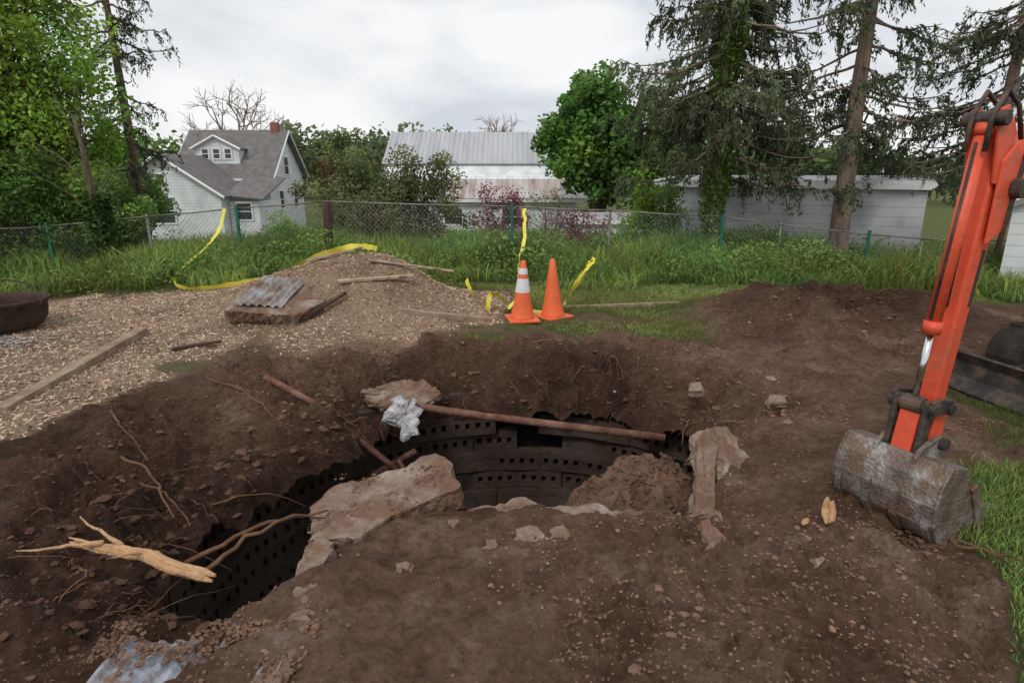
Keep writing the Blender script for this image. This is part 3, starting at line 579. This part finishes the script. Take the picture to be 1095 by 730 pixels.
def gable(e,x0,x1,y0,y1,zb,ze,zr,axis,wall,roof,ov=.35):
    B=MB()
    if axis=='x':
        ym=(y0+y1)/2; prof=[(y0,zb),(y1,zb),(y1,ze),(ym,zr),(y0,ze)]
        B.prism([(x0,a,c) for a,c in prof],x1-x0,(1,0,0)); B.obj('walls',wall,e)
        s=(zr-ze)/(ym-y0); R_=MB(); h=.10
        roofquad(R_,[(x0-ov,y0-ov,ze-s*ov+h),(x1+ov,y0-ov,ze-s*ov+h),(x1+ov,ym,zr+h),(x0-ov,ym,zr+h)],.09)
        roofquad(R_,[(x0-ov,y1+ov,ze-s*ov+h),(x1+ov,y1+ov,ze-s*ov+h),(x1+ov,ym+.01,zr+h),(x0-ov,ym+.01,zr+h)],.09)
        R_.obj('roof',roof,e)
        T=MB(); T.box(((x0+x1)/2,y0-ov-.03,ze-s*ov+.02),(x1-x0+2*ov,.05,.18)); 
        for xx in(x0-ov-.03,x1+ov+.03):
            for sg in(-1,1):
                a=Vector((xx,ym+sg*(ym-y0+ov),ze-s*ov)); c=Vector((xx,ym,zr)); T.tube([a+Vector((0,0,.02)),c+Vector((0,0,.02))],.07,4)
        T.obj('trim',M_trim,e)
    else:
        xm=(x0+x1)/2; prof=[(x0,zb),(x1,zb),(x1,ze),(xm,zr),(x0,ze)]
        B.prism([(a,y0,c) for a,c in prof],y1-y0,(0,1,0)); B.obj('walls',wall,e)
        s=(zr-ze)/(xm-x0); R_=MB(); h=.10
        roofquad(R_,[(x0-ov,y0-ov,ze-s*ov+h),(x0-ov,y1+ov,ze-s*ov+h),(xm,y1+ov,zr+h),(xm,y0-ov,zr+h)],.09)
        roofquad(R_,[(x1+ov,y0-ov,ze-s*ov+h),(x1+ov,y1+ov,ze-s*ov+h),(xm+.01,y1+ov,zr+h),(xm+.01,y0-ov,zr+h)],.09)
        R_.obj('roof',roof,e)
        T=MB()
        for sg in(-1,1): T.tube([(xm+sg*(xm-x0+ov),y0-ov-.03,ze-s*ov+.02),(xm,y0-ov-.03,zr+.02)],.09,4)
        T.obj('trim',M_trim,e)
def window(e,x,z,y,w,h,face='y'):
    T=MB();Gm=MB()
    def o(dx,dz,dp): return (x+dx,y-dp,z+dz) if face=='y' else (x+dp,y+dx,z+dz)
    def dm(a,c,d): return (a,d,c) if face=='y' else (d,a,c)
    Gm.box(o(0,0,.01),dm(w,h,.04)); 
    for sx in(-1,1): T.box(o(sx*(w/2+.05),0,.03),dm(.1,h+.2,.08))
    for sz in(-1,0,1): T.box(o(0,sz*(h/2+.05*abs(sz)),.03+.003*(sz==0)),dm(w,.1 if sz else .05,.06))
    T.obj('window_frame',M_trim,e); Gm.obj('window_glass',M_glass,e)
h=empty('white_house')
gable(h,-23.4,-17.0,44,51,-2.8,1.6,4.65,'x',M_white,M_shing,.45)
gable(h,-25.1,-18.2,39,44,-2.8,.45,2.75,'y',M_white,M_shing,.4)
B=MB(); B.box((-17.2,41.9,-1.4),(1.9,3.9,2.7)); B.obj('porch_walls',M_white,h)
B=MB(); roofquad(B,[(-18.3,39.6,.35),(-15.8,39.6,.1),(-15.8,44,1.4),(-18.3,44,1.65)],.1); B.obj('porch_roof',M_shing,h)
gable(h,-22.3,-19.2,44.7,47,2.3,3.35,4.15,'y',M_white,M_shing,.2)
for xx in(-21.55,-20.75,-19.95): window(h,xx,2.98,44.7,.42,.6)
window(h,-22.0,-.6,39,1.6,1.5); window(h,-21.8,1.3,39,.5,.6); window(h,-17.2,-.7,39.95,.9,1.0)
for yy,zz in((46,-.2),(49,-.2),(47.5,2.2)): window(h,-17.0,zz,yy,.8,1.2,'x')
B=MB(); B.box((-17.5,47.5,4.8),(.5,.6,.9)); B.obj('chimney',mat('brick',(.2,.08,.06),(.3,.13,.1),8),h)
h=empty('metal_roof_barn')
B=MB(); B.prism([(-9,42.4,-2.8),(-9,58,-2.8),(-9,58,1.6),(-9,50,4.5),(-9,46,2.3),(-9,42.4,.0)],13.4,(1,0,0)); B.obj('walls',M_white,h)
B=MB(); roofquad(B,[(-9.4,45.7,2.35),(4.7,45.7,2.35),(4.6,50,4.75),(-9.4,50,4.75)],.12); roofquad(B,[(-9.4,58.4,1.5),(4.7,58.4,1.5),(4.6,50.02,4.75),(-9.4,50.02,4.75)],.12); B.obj('roof',M_roof1,h)
B=MB(); roofquad(B,[(-4.6,42,.05),(6.0,42,.05),(5.0,46.2,2.2),(-4.6,46.2,2.2)],.1); B.obj('lower_roof',M_roof2,h)
B=MB(); roofquad(B,[(-9.4,42,.05),(-4.65,42,.05),(-4.65,46.2,2.2),(-9.4,46.2,2.2)],.1); B.obj('lower_roof_left',M_roof1,h)
B=MB()
for i in range(38):
    x=-9.2+i*.37
    if x<4.5: B.tube([(x,45.7,2.375),(x,50,4.775)],.012,4)
    if x<5.0: B.tube([(x,42,.075),(x,46.1,2.175)],.012,4)
B.obj('roof_ribs',M_roof1,h)
B=MB(); B.box((-1.9,42.0,-.12),(15.2,.06,.2)); B.obj('fascia',M_trim,h)
window(h,0,-1.2,42.4,1.2,1.0); window(h,-4,-1.2,42.4,1.2,1.0)
h=empty('white_outbuilding'); gable(h,3.0,9.2,32,35,-2.6,-.75,-.45,'x',M_white,M_roof1,.2)
h=empty('white_garage')
gable(h,0,5.6,0,2.6,-.4,1.44,1.54,'x',M_gwhite,M_roof1,.05)
h.location=(3.6,15.5,0); h.rotation_euler=(0,0,math.atan2(12.5-15.5,8.75-3.6))
h=empty('tan_house'); gable(h,0,4,0,4,-.5,1.7,2.3,'y',M_tan,M_shing,.15); window(h,1.6,.9,0,.7,.9); h.location=(12.4,17.0,0); h.rotation_euler=(0,0,-.63)
h=empty('white_shed'); gable(h,0,2.6,0,2.6,-.4,1.25,1.8,'y',M_white,M_shing,.08); h.location=(8.15,10.1,0); h.rotation_euler=(0,0,-.69)
# ---------------------------------------------------------------- fence
fence=empty('chain_link_fence'); FY=11.3
fx_=[-16,-9,-6.7,-5,-3.4,0,1.8,3.84,5,7.8,16]; ft=[.6,.72,.93,1.08,1.2,1.11,1.04,.93,.78,.5,.45]
def ftop(x): return float(np.interp(x,fx_,ft))
M_green=mat('post_green',(.02,.10,.075),(.03,.16,.11),5,.5,.1); M_wire=mat('wire',(.17,.18,.17),(.32,.32,.31),5,.5,0,metal=.3); M_post=mat('post_steel',(.20,.19,.17),(.34,.32,.30),6,.5,.1,metal=.2,dirt=(.14,.09,.06),dirts=3)
B=MB(); sp=.085
for sgn in(1,-1):
    x=-13.0
    while x<13:
        zb=-.32 if abs(x)>7 else -.15; zt=ftop(x+sgn*.5); hh=zt-zb
        if hh>0: B.tube([(x,FY+sgn*.003,zb),(x+sgn*hh,FY+sgn*.003,ftop(x+sgn*hh) if abs(x+sgn*hh)<15 else zt)],.0021,3,cap=False)
        x+=sp
B.obj('chain_link_wire',M_wire,fence)
B=MB()
for i in range(len(fx_)-1):
    a=Vector((fx_[i],FY+.03,ft[i])); c=Vector((fx_[i+1],FY+.03,ft[i+1])); B.tube([a,a.lerp(c,.5)-Vector((0,0,.012)),c],.015,6)
for x in(4.95,7.6,1.8,-6.7,9.5,11.5): z=TZ(x,FY); B.tube([(x,FY+.05,z-.2),(x,FY+.05,ftop(x)+.04)],.022,8)
B.obj('rails_and_posts',M_post,fence,smooth=True)
B=MB()
for x in(-8.5,-5.0,0.0,3.84,6.55,-11): z=TZ(x,FY); B.box((x,FY-.04,(z-.2+ftop(x)+.06)/2),(.05,.035,ftop(x)+.06-z+.2))
B.obj('green_posts',M_green,fence)
B=MB(); z=TZ(-3.35,FY); B.tube([(-3.37,FY-.09,z-.2),(-3.35,FY-.09,.6),(-3.33,FY-.09,1.2)],[.085,.08,.075],9); B.obj('wooden_post',M_rustd,fence,smooth=True)
# ---------------------------------------------------------------- caution tape
M_tape=mat('tape_yellow',(.66,.58,.05),(.80,.72,.12),8,.45,.1)
def ribbon(name,pts,w=.04,m=None,seed=0):
    r=np.random.default_rng(seed); P=[Vector(p) for p in pts]; Q=[]
    for i in range(len(P)-1):
        p0=P[max(i-1,0)];p1=P[i];p2=P[i+1];p3=P[min(i+2,len(P)-1)]
        for t in np.linspace(0,1,8,endpoint=False):
            Q.append(.5*((2*p1)+(p2-p0)*t+(2*p0-5*p1+4*p2-p3)*t*t+(3*p1-p0-3*p2+p3)*t**3)+Vector(r.normal(0,.006,3)))
    Q.append(P[-1]); V=[];tw=r.uniform(0,3)
    for i,q in enumerate(Q):
        d=(Q[min(i+1,len(Q)-1)]-Q[max(i-1,0)]).normalized(); tw+=r.normal(0,.38); a=d.cross(Vector((0,1,0))); a=a.normalized() if a.length>.1 else Vector((1,0,0)); c=d.cross(a)
        s=(a*math.cos(tw*.5)+c*math.sin(tw*.5))*w; V+=[q-s,q+s]
    F=[(2*i,2*i+1,2*i+3,2*i+2) for i in range(len(Q)-1)]; B=MB(); B.add(V,F); return B.obj(name,m or M_tape,smooth=True)
def onT(x,y,dz=.04): return (x,y,TZ(x,y)+dz)
ribbon('caution_tape',[(-5.15,11.15,1.08),(-5.22,10.8,.62),(-5.2,9.6,.25),onT(-4.85,8.7,.12),onT(-4.2,8.5,.07),onT(-3.2,8.25,.08),onT(-2.5,7.95,.08),onT(-2.0,7.80,.09),onT(-1.75,7.9,.07)],.034,seed=2)
ribbon('caution_tape',[(.22,11.15,1.08),(.20,10.2,.6),(.1,9.2,.35),(.12,8.2,.15),onT(-.05,7.4,.05)],.032,seed=3)
ribbon('caution_tape',[onT(-.62,8.2,.2),onT(-.5,7.9,.07),onT(-.2,7.5,.04),onT(.1,7.3,.03),onT(.55,7.3,.05)],.034,seed=4)
ribbon('caution_tape',[onT(.6,7.35,.05),(.75,7.6,.25),(.98,7.9,.50),(1.06,8.0,.60),(.92,7.9,.42),(.7,7.5,.18)],.045,seed=6)
ribbon('caution_tape',[onT(-.3,7.3,.05),(-.25,7.5,.25),(-.1,7.7,.12),onT(.05,7.6,.05)],.034,seed=9)
ribbon('caution_tape',[(6.9,9.2,.5),(6.7,8.8,.25),(6.65,8.5,.02)],.03,seed=7)
# ---------------------------------------------------------------- cones
M_or=mat('cone_orange',(.74,.13,.045),(.82,.17,.06),6,.5,.15,30,dirt=(.45,.13,.06),dirts=6,dpos=.6); M_wh=mat('cone_white',(.60,.60,.60),(.78,.78,.77),8,.5,.1)
def cone(x,y,rot,white,tilt=0):
    e=empty('traffic_cone'); z=TZ(x,y)
    B=MB(); B.box((0,0,.018),(.36,.36,.035)); B.obj('base',M_or,e,bevel=.012)
    B=MB(); H_=.70; rad=lambda h:.135-(.135-.03)*h/H_
    B.tube([(0,0,.03),(0,0,.05),(0,0,.2),(0,0,.34),(0,0,.35),(0,0,.50),(0,0,.51),(0,0,H_-.01),(0,0,H_)],[.15,.14,rad(.2),rad(.34),rad(.35),rad(.5),rad(.51),rad(H_),.022],28); B.obj('body',M_or,e,smooth=True)
    if white:
        B=MB(); B.tube([(0,0,.34),(0,0,.50)],[rad(.34)+.004,rad(.5)+.004],28,cap=False); B.tube([(0,0,.55),(0,0,.62)],[rad(.55)+.004,rad(.62)+.004],28,cap=False); B.obj('reflective_collar',M_wh,e,smooth=True)
    e.location=(x,y,z+.01); e.rotation_euler=(tilt,tilt*.5,rot)
cone(.12,6.98,.2,True,.02); cone(.49,7.12,.6,False,-.02)
# ---------------------------------------------------------------- timbers and boards
def beam(name,p0,p1,w,h,m,roll=0,bev=.006):
    p0=Vector(p0);p1=Vector(p1); d=p1-p0; L=d.length; q=d.to_track_quat('X','Z').to_matrix(); B=MB()
    B.box((0,0,0),(L,w,h),None); o=B.obj(name,m,bevel=bev); o.matrix_world=Matrix.Translation((p0+p1)/2)@(q@Matrix.Rotation(roll,3,'X')).to_4x4(); return o
M_timber=mat('timber',(.24,.17,.115),(.44,.34,.25),6,.85,.5,40,stretch=(1,4,4),dirt=(.24,.15,.10),dirts=3,dpos=.5)
beam('landscape_timber',onT(-3.75,4.15,.0),onT(-3.98,6.35,.01),.11,.09,M_timber)
beam('landscape_timber',onT(-1.3,6.78,.0),onT(-.25,6.95,.0),.09,.07,M_timber)
beam('landscape_timber',onT(.6,7.75,.0),onT(2.2,7.85,.0),.06,.05,M_timber)
beam('wood_board',onT(-2.05,7.05,.07),onT(-1.18,7.25,.14),.06,.035,M_wood,.2)
beam('wood_board',onT(-1.75,7.4,.05),onT(-.75,7.75,.30),.05,.022,M_wood,.1)
beam('wood_board',onT(-2.6,7.7,.05),onT(-1.9,7.75,.07),.07,.03,M_wood)
beam('wood_board',onT(-3.35,5.75,.02),onT(-2.95,5.95,.05),.06,.025,M_rustd)
beam('wood_board',onT(-2.3,6.5,.05),onT(-1.9,6.85,.08),.06,.03,M_rustd)
def corr(name,o,u,v,nu,pitch,amp,m,th=0):
    o=Vector(o);u=Vector(u);v=Vector(v); nrm=u.cross(v).normalized(); 
    if nrm.z<0: nrm=-nrm
    L=u.length; N_=int(L/pitch*8); V=[];F=[];K=24
    for i in range(N_+1):
        for j in range(K+1):
            s=i/N_*L; e0=1+.06*float(vn(i*.35,3.3,4)); p=o+u*(i/N_)+v*(j/K*e0)+nrm*(amp*math.sin(2*math.pi*s/pitch)*(1+.4*float(vn(i*.1,j*.2,6)))+.05*float(fbm(s*1.5,j*.06,1.5,3,5))); V.append(p)
    for i in range(N_):
        for j in range(K):
            F.append((i*(K+1)+j,(i+1)*(K+1)+j,(i+1)*(K+1)+j+1,i*(K+1)+j+1))
    return npmesh(name,V,F,m,smooth=True)
M_galvd=mat('galvanized_dirty',(.22,.24,.29),(.44,.47,.53),9,.6,.5,40,metal=.1,c3=(.32,.345,.40),dirt=(.17,.10,.068),dirts=7,dpos=.47)
zc=max(TZ(-1.4,1.8),TZ(-1.1,1.8),TZ(-1.2,1.95),TZ(-1.4,1.95))
corr('corrugated_metal_sheet',(-1.48,1.45,zc+.0),(.66,.05,.0),(.0,.47,-.01),9,.064,.011,M_galvd)
n=4200; x=rng.uniform(-1.55,-.75,n); y=1.5+.5*rng.random(n)**.6; P=np.stack([x,y,zc-.005+.02*rng.random(n)],-1)
k=fbm(x,y,4,3,88)+.5*(y-1.82)*2>rng.uniform(-.05,.5,n); P=P[k]; s=rng.uniform(.003,.012,len(P)); rocks('dirt_on_sheet',P,s,M_clod,np.array([[.18,.105,.07]])*rng.uniform(.7,1.15,(len(P),1)))
jag('corrugated_concrete_chunk',[(-3.12,6.45,.27),(-3.0,6.9,.50),(-2.5,7.05,.50),(-2.1,6.75,.32),(-2.35,6.40,.22)],.16,M_conc,30)
corr('corrugated_metal_sheet',(-3.02,6.47,.315),(.50,.03,-.02),(.14,.52,.23),9,.085,.016,M_galv)
fp=empty('fire_pit'); cx,cy=-5.70,6.62; z=TZ(cx,cy); B=MB(); n=40
rp=[(.36,.05),(.42,.14),(.44,.30),(.47,.33),(.47,.355),(.45,.355),(.42,.30),(.40,.15),(.35,.08),(0.01,.07)]
V=[(cx+math.cos(6.2832*i/n)*r,cy+math.sin(6.2832*i/n)*r,z+q) for r,q in rp for i in range(n)]
F=[(k*n+i,k*n+(i+1)%n,(k+1)*n+(i+1)%n,(k+1)*n+i) for k in range(len(rp)-1) for i in range(n)]
B.add(V,F); B.obj('bowl',M_rustd,fp,smooth=True)
B=MB(); B.tube([(cx+.1+.42*math.cos(t)*1.1,cy-.1+.1*t,z+.36+.2*math.sin(t)) for t in np.linspace(-.2,3.4,14)],.009,6); B.obj('handle',M_rustd,fp)
P=np.array([(cx+rng.normal(.3,.4),cy-.55+rng.normal(0,.15),0) for i in range(200)]); P[:,2]=terr(P[:,0],P[:,1])[0]+.01
rocks('gravel',P,rng.uniform(.010,.024,200),M_clod,np.full((200,3),.30)*rng.uniform(.6,1.2,(200,1)))
# ---------------------------------------------------------------- excavator
ex=empty('mini_excavator')
M_eo=mat('excavator_paint',(.62,.075,.03),(.74,.11,.05),3,.45,.25,20,c3=(.70,.09,.04),spec=.4,dirt=(.46,.11,.055),dirts=7,dpos=.58); M_blk=mat('black_steel',(.025,.024,.023),(.07,.06,.052),6,.6,.3,dirt=(.14,.09,.06),dirts=6,dpos=.54); M_buck=mat('bucket_steel',(.10,.085,.075),(.42,.40,.38),7,.45,.6,60,metal=.4,c3=(.23,.205,.185),dirt=(.17,.105,.07),dirts=6,dpos=.49); M_chr=mat('chrome_rod',(.7,.7,.72),(.8,.8,.82),3,.18,0,metal=1.0)
M_rub=mat('rubber_track',(.02,.018,.016),(.06,.05,.042),8,.9,.5)
O=Vector((2.06,2.84,-.07)); D=Vector((.882,.471,0)).normalized(); U=Vector((0,0,1)); Sd=Vector((-D.y,D.x,0)); KA=[.68]; KS=[.8]
def W(a,z,s=0):
    c=.0+.12*(z-.48); return O+D*(c+(a-c)*KA[0])+U*z+Sd*s*KS[0]
def plate(B,prof,w,s=0): B.prism([W(a,z,s-w/2) for a,z in prof],w*KS[0],tuple(Sd))
B=MB(); plate(B,[(-.045,.48),(.05,.44),(.10,.60),(.17,1.1),(.27,1.55),(.30,1.72),(.27,1.96),(.19,2.02),(.12,1.99),(.07,1.75),(.03,1.2),(-.03,.62)],.12)
B.obj('stick',M_eo,ex,bevel=.012)
B=MB()
for s in(-.085,.085): plate(B,[(.10,1.45),(.26,1.5),(.35,1.62),(.34,1.82),(.22,1.90),(.09,1.82)],.02,s)
for s in(-.085,.085): plate(B,[(-.07,.40),(.06,.40),(.11,.62),(-.06,.66)],.02,s)
for s in(-.07,.07): plate(B,[(.06,1.72),(.16,1.72),(.17,1.95),(.06,2.06),(-.03,2.04),(.0,1.9)],.02,s)
B.obj('stick_brackets',M_eo,ex,bevel=.006)
B=MB(); B.tube([W(-.01,1.98),W(-.13,1.05)],.032,16); B.tube([W(-.127,1.09),W(-.132,1.03)],.040,16); B.tube([W(-.01,1.98),W(-.016,1.93)],.038,16); B.obj('cylinder_barrel',M_eo,ex,smooth=True)
B=MB(); B.tube([W(-.131,1.04),W(-.16,.70)],.016,12); B.obj('cylinder_rod',M_chr,ex,smooth=True)
B=MB(); B.tube([W(-.07,1.9),W(-.17,1.1)],.007,8); B.tube([W(.03,1.9),W(.0,1.15)],.007,8); B.obj('cylinder_lines',M_blk,ex,smooth=True)
B=MB()
for a,z,r,w in[(-.16,.68,.033,.28),(-.16,.68,.043,.12),(0,.49,.032,.34),(-.20,.42,.032,.34),(.29,1.70,.045,.30),(-.01,2.0,.033,.22),(.03,.66,.028,.30)]:
    B.tube([W(a,z,-w/2),W(a,z,w/2)],r,14)
for s in(-.12,.12): plate(B,[(-.20,.72),(-.13,.73),(.06,.70),(.07,.64),(-.13,.65),(-.19,.64)],.025,s)
for s in(-.09,.09): plate(B,[(-.21,.72),(-.12,.71),(-.15,.38),(-.24,.38)],.03,s)
B.obj('pins_and_links',M_blk,ex,bevel=.004)
B=MB(); plate(B,[(-.19,.66),(-.12,.66),(-.14,.44),(-.23,.44)],.12); B.obj('bucket_link',M_eo,ex,bevel=.006)
B=MB()
for s in(-.05,.05): B.tube([W(.36,1.92,s),W(.24,2.06,s),W(.06,2.12,s),W(-.06,2.02,s),W(-.07,1.86,s)],.011,8)
for s in(-.10,.11): B.tube([W(.9,2.35,s),W(.6,2.2,s),W(.46,2.0,s),W(.36,1.9,s),W(.30,1.68,s),W(.25,1.4,s)],.012,8)
B.obj('hydraulic_hoses',M_blk,ex,smooth=True)
M_dec=mat('decal_black',(.03,.03,.03),(.05,.05,.05),5,.5,0)
B=MB(); plate(B,[(.125,1.15),(.16,1.15),(.205,1.42),(.16,1.42)],.126); B.obj('decal',M_dec,ex)
KA[0]=1;KS[0]=1
BW=.50; ca,sa=math.cos(.16),math.sin(.16)
def bp_(L_):
    o=[]
    for a,z in L_:
        x=(a)*.86; y=(z-.48)*.86; o.append((x*ca-y*sa+.0,.47+x*sa*1.0+y*ca))
    return o
prof=bp_([(-.20,.50),(-.28,.42),(-.335,.30),(-.34,.17),(-.29,.06),(-.18,-.005),(-.02,-.03),(.16,-.025)])
def shell(prof,w,th):
    B=MB(); n=len(prof); outer=[];inner=[]
    for i,p in enumerate(prof):
        q0=prof[max(i-1,0)];q1=prof[min(i+1,n-1)]; dx,dz=q1[0]-q0[0],q1[1]-q0[1]; L=math.hypot(dx,dz); nx_,nz_=-dz/L,dx/L
        outer.append(p); inner.append((p[0]+nx_*th,p[1]+nz_*th))
    poly=outer+inner[::-1]; k=len(poly)
    A=[W(a,z,-w/2) for a,z in poly]; C2=[W(a,z,w/2) for a,z in poly]
    F=[]
    for i in range(k): F.append((i,(i+1)%k,(i+1)%k+k,i+k))
    for i in range(n-1): F.append((i,i+1,k-2-i,k-1-i)); F.append((i+k,i+1+k,2*k-2-i,2*k-1-i))
    B.add(A+C2,F); return B
shell(prof,BW,.016).obj('bucket_shell',M_buck,ex)
B=MB()
def pb(L_,w,s=0): plate(B,bp_(L_),w,s)
for s in(-BW/2,BW/2): pb([(-.20,.50),(-.28,.42),(-.335,.30),(-.34,.17),(-.29,.06),(-.18,-.005),(-.02,-.03),(.16,-.025),(.13,.10),(.03,.30),(-.05,.44)],.018,s)
for s in(-BW/2-.012,BW/2+.012): pb([(.17,-.02),(.15,.10),(.05,.30),(-.01,.29),(.06,.08),(.09,-.02)],.016,s)
pb([(-.20,.50),(-.05,.44),(-.045,.425),(-.20,.48)],BW-.03)
pb([(.10,-.045),(.22,-.04),(.22,-.025),(.10,-.025)],BW)
for i in range(4): pb([(.20,-.055),(.40,-.03),(.40,-.02),(.20,.0)],.055,-BW/2+.04+i*(BW-.08)/3)
for s in(-.095,.095): pb([(-.27,.36),(-.23,.50),(-.15,.54),(0,.55),(.06,.49),(.04,.42),(-.06,.36),(-.2,.34)],.024,s)
for s in(-.22,-.07,.07,.22): pb([(-.350,.32),(-.356,.17),(-.302,.05),(-.19,-.020),(-.19,-.003),(-.29,.062),(-.338,.17),(-.333,.32)],.035,s)
B.obj('bucket_plates',M_buck,ex,bevel=.004)
P=[];
for i in range(900):
    a,z=bp_([(rng.uniform(-.36,.22),rng.uniform(-.06,.05))])[0]; P.append(W(a,z,rng.uniform(-BW/2-.03,BW/2+.03)))
rocks('soil_in_bucket',np.array(P),rng.uniform(.006,.024,900),M_clod,np.array([[.14,.082,.055]])*rng.uniform(.6,1.3,(900,1))).parent=ex
B=MB(); plate(B,[(.20,1.66),(.30,1.62),(1.0,2.12),(1.45,2.10),(2.25,.95),(2.45,.80),(2.5,.95),(1.65,2.36),(1.05,2.42),(.26,1.80)],.13); B.obj('boom',M_eo,ex,bevel=.015)
B=MB(); B.tube([W(.22,1.95),W(.85,2.50)],.020,10); B.obj('stick_rod',M_chr,ex,smooth=True)
B=MB(); B.tube([W(.8,2.48),W(1.55,2.62)],.048,12); B.tube([W(1.2,2.0),W(2.0,.7)],.05,12); B.obj('boom_cylinders',M_blk,ex,smooth=True)
mc=Vector((O.x,O.y,0))+D*3.4; ang=math.atan2(.2,.98)
Bd=MB(); Rb=rz(math.atan2(D.y,D.x))
def lb(B,x,y,z,d,R_=Rb): B.box(mc+R_@Vector((x,y,0))+Vector((0,0,z)),d,R_)
lb(Bd,.15,0,.80,(1.5,1.25,.42)); lb(Bd,.75,0,.95,(.5,1.2,.75)); lb(Bd,-.62,0,.72,(.3,.35,.35)); Bd.obj('upper_body',M_eo,ex,bevel=.06,seg=3)
Bd=MB(); lb(Bd,0,0,2.42,(1.15,1.1,.06)); 
for sx in(-.5,.5):
    for sy in(-.5,.5): lb(Bd,sx,sy,1.7,(.05,.05,1.4))
lb(Bd,.15,0,1.15,(.45,.5,.12)); lb(Bd,.35,0,1.45,(.12,.5,.6)); Bd.obj('canopy_and_seat',M_blk,ex,bevel=.015)
Rt=rz(ang); T=MB()
for sy in(-.55,.55):
    pr=[]
    for t in np.linspace(math.pi/2,3*math.pi/2,9): pr.append((-.72+.22*math.cos(t),.24+.22*math.sin(t)))
    for t in np.linspace(-math.pi/2,math.pi/2,9): pr.append((.72+.22*math.cos(t),.24+.22*math.sin(t)))
    T.prism([mc+Rt@Vector((a,sy-.14,z)) for a,z in pr],.28,tuple(Rt@Vector((0,1,0))))
    for k in range(26):
        a=-.9+k*.072
        for zz in(.015,.47): T.box(mc+Rt@Vector((a*.8,sy,zz)),(.03,.30,.03),Rt)
T.box(mc+Vector((0,0,.4)),(.9,.9,.25),Rt); T.obj('tracks',M_rub,ex)
T=MB(); prb=[(-1.42,.02),(-1.36,.12),(-1.35,.24),(-1.40,.32),(-1.37,.33),(-1.32,.24),(-1.33,.12),(-1.38,.01)]
T.prism([mc+Rt@Vector((a,-.6,z)) for a,z in prb],1.2,tuple(Rt@Vector((0,1,0))))
for sy in(-.3,.3): T.box(mc+Rt@Vector((-1.1,sy,.2)),(.5,.07,.09),Rt)
for sy in(-.5,0,.5): T.box(mc+Rt@Vector((-1.31,sy,.17)),(.06,.03,.26),Rt)
T.obj('dozer_blade',M_blk,ex,bevel=.006)
# ---------------------------------------------------------------- world, sun, camera
w=bpy.data.worlds.new('World'); S.world=w; w.use_nodes=True; N=w.node_tree.nodes; L=w.node_tree.links; N.clear()
out=N.new('ShaderNodeOutputWorld'); sky=N.new('ShaderNodeTexSky'); sky.sky_type='NISHITA'; sky.sun_disc=False; sky.sun_elevation=math.radians(52); sky.sun_rotation=math.radians(200)
b1=N.new('ShaderNodeBackground'); b1.inputs[1].default_value=.08; L.new(sky.outputs[0],b1.inputs[0])
tc=N.new('ShaderNodeTexCoord'); mp=N.new('ShaderNodeMapping'); mp.inputs['Scale'].default_value=(1,1,2.6); L.new(tc.outputs['Generated'],mp.inputs[0])
n=N.new('ShaderNodeTexNoise'); n.inputs['Scale'].default_value=2.9; n.inputs['Detail'].default_value=5; n.inputs['Roughness'].default_value=.52; n.inputs['Distortion'].default_value=.35; L.new(mp.outputs[0],n.inputs[0])
r=N.new('ShaderNodeValToRGB'); e=r.color_ramp.elements; e[0].position=.36; e[0].color=(.66,.705,.765,1); e[1].position=.60; e[1].color=(1.0,1.0,1.0,1); q=e.new(.47); q.color=(.84,.862,.892,1)
L.new(n.outputs['Fac'],r.inputs[0]); b2=N.new('ShaderNodeBackground'); b2.inputs[1].default_value=1.0; L.new(r.outputs[0],b2.inputs[0])
ms=N.new('ShaderNodeMixShader'); ms.inputs[0].default_value=.93; L.new(b1.outputs[0],ms.inputs[1]); L.new(b2.outputs[0],ms.inputs[2]); L.new(ms.outputs[0],out.inputs[0])
sl=bpy.data.lights.new('sun','SUN'); sl.energy=1.4; sl.angle=math.radians(12); sl.color=(1,.96,.9); so=bpy.data.objects.new('sun',sl); S.collection.objects.link(so)
so.rotation_euler=(math.radians(42),0,math.radians(-25))
cam=bpy.data.cameras.new('camera'); co=bpy.data.objects.new('camera',cam); S.collection.objects.link(co); co.location=(0,0,1.7); co.rotation_euler=(math.radians(90-15.5),0,0)
cam.lens=21.37; cam.sensor_width=36; cam.clip_end=2000; cam.clip_start=.05; S.camera=co
S.view_settings.view_transform='Standard'; S.view_settings.look='None'; S.view_settings.exposure=0
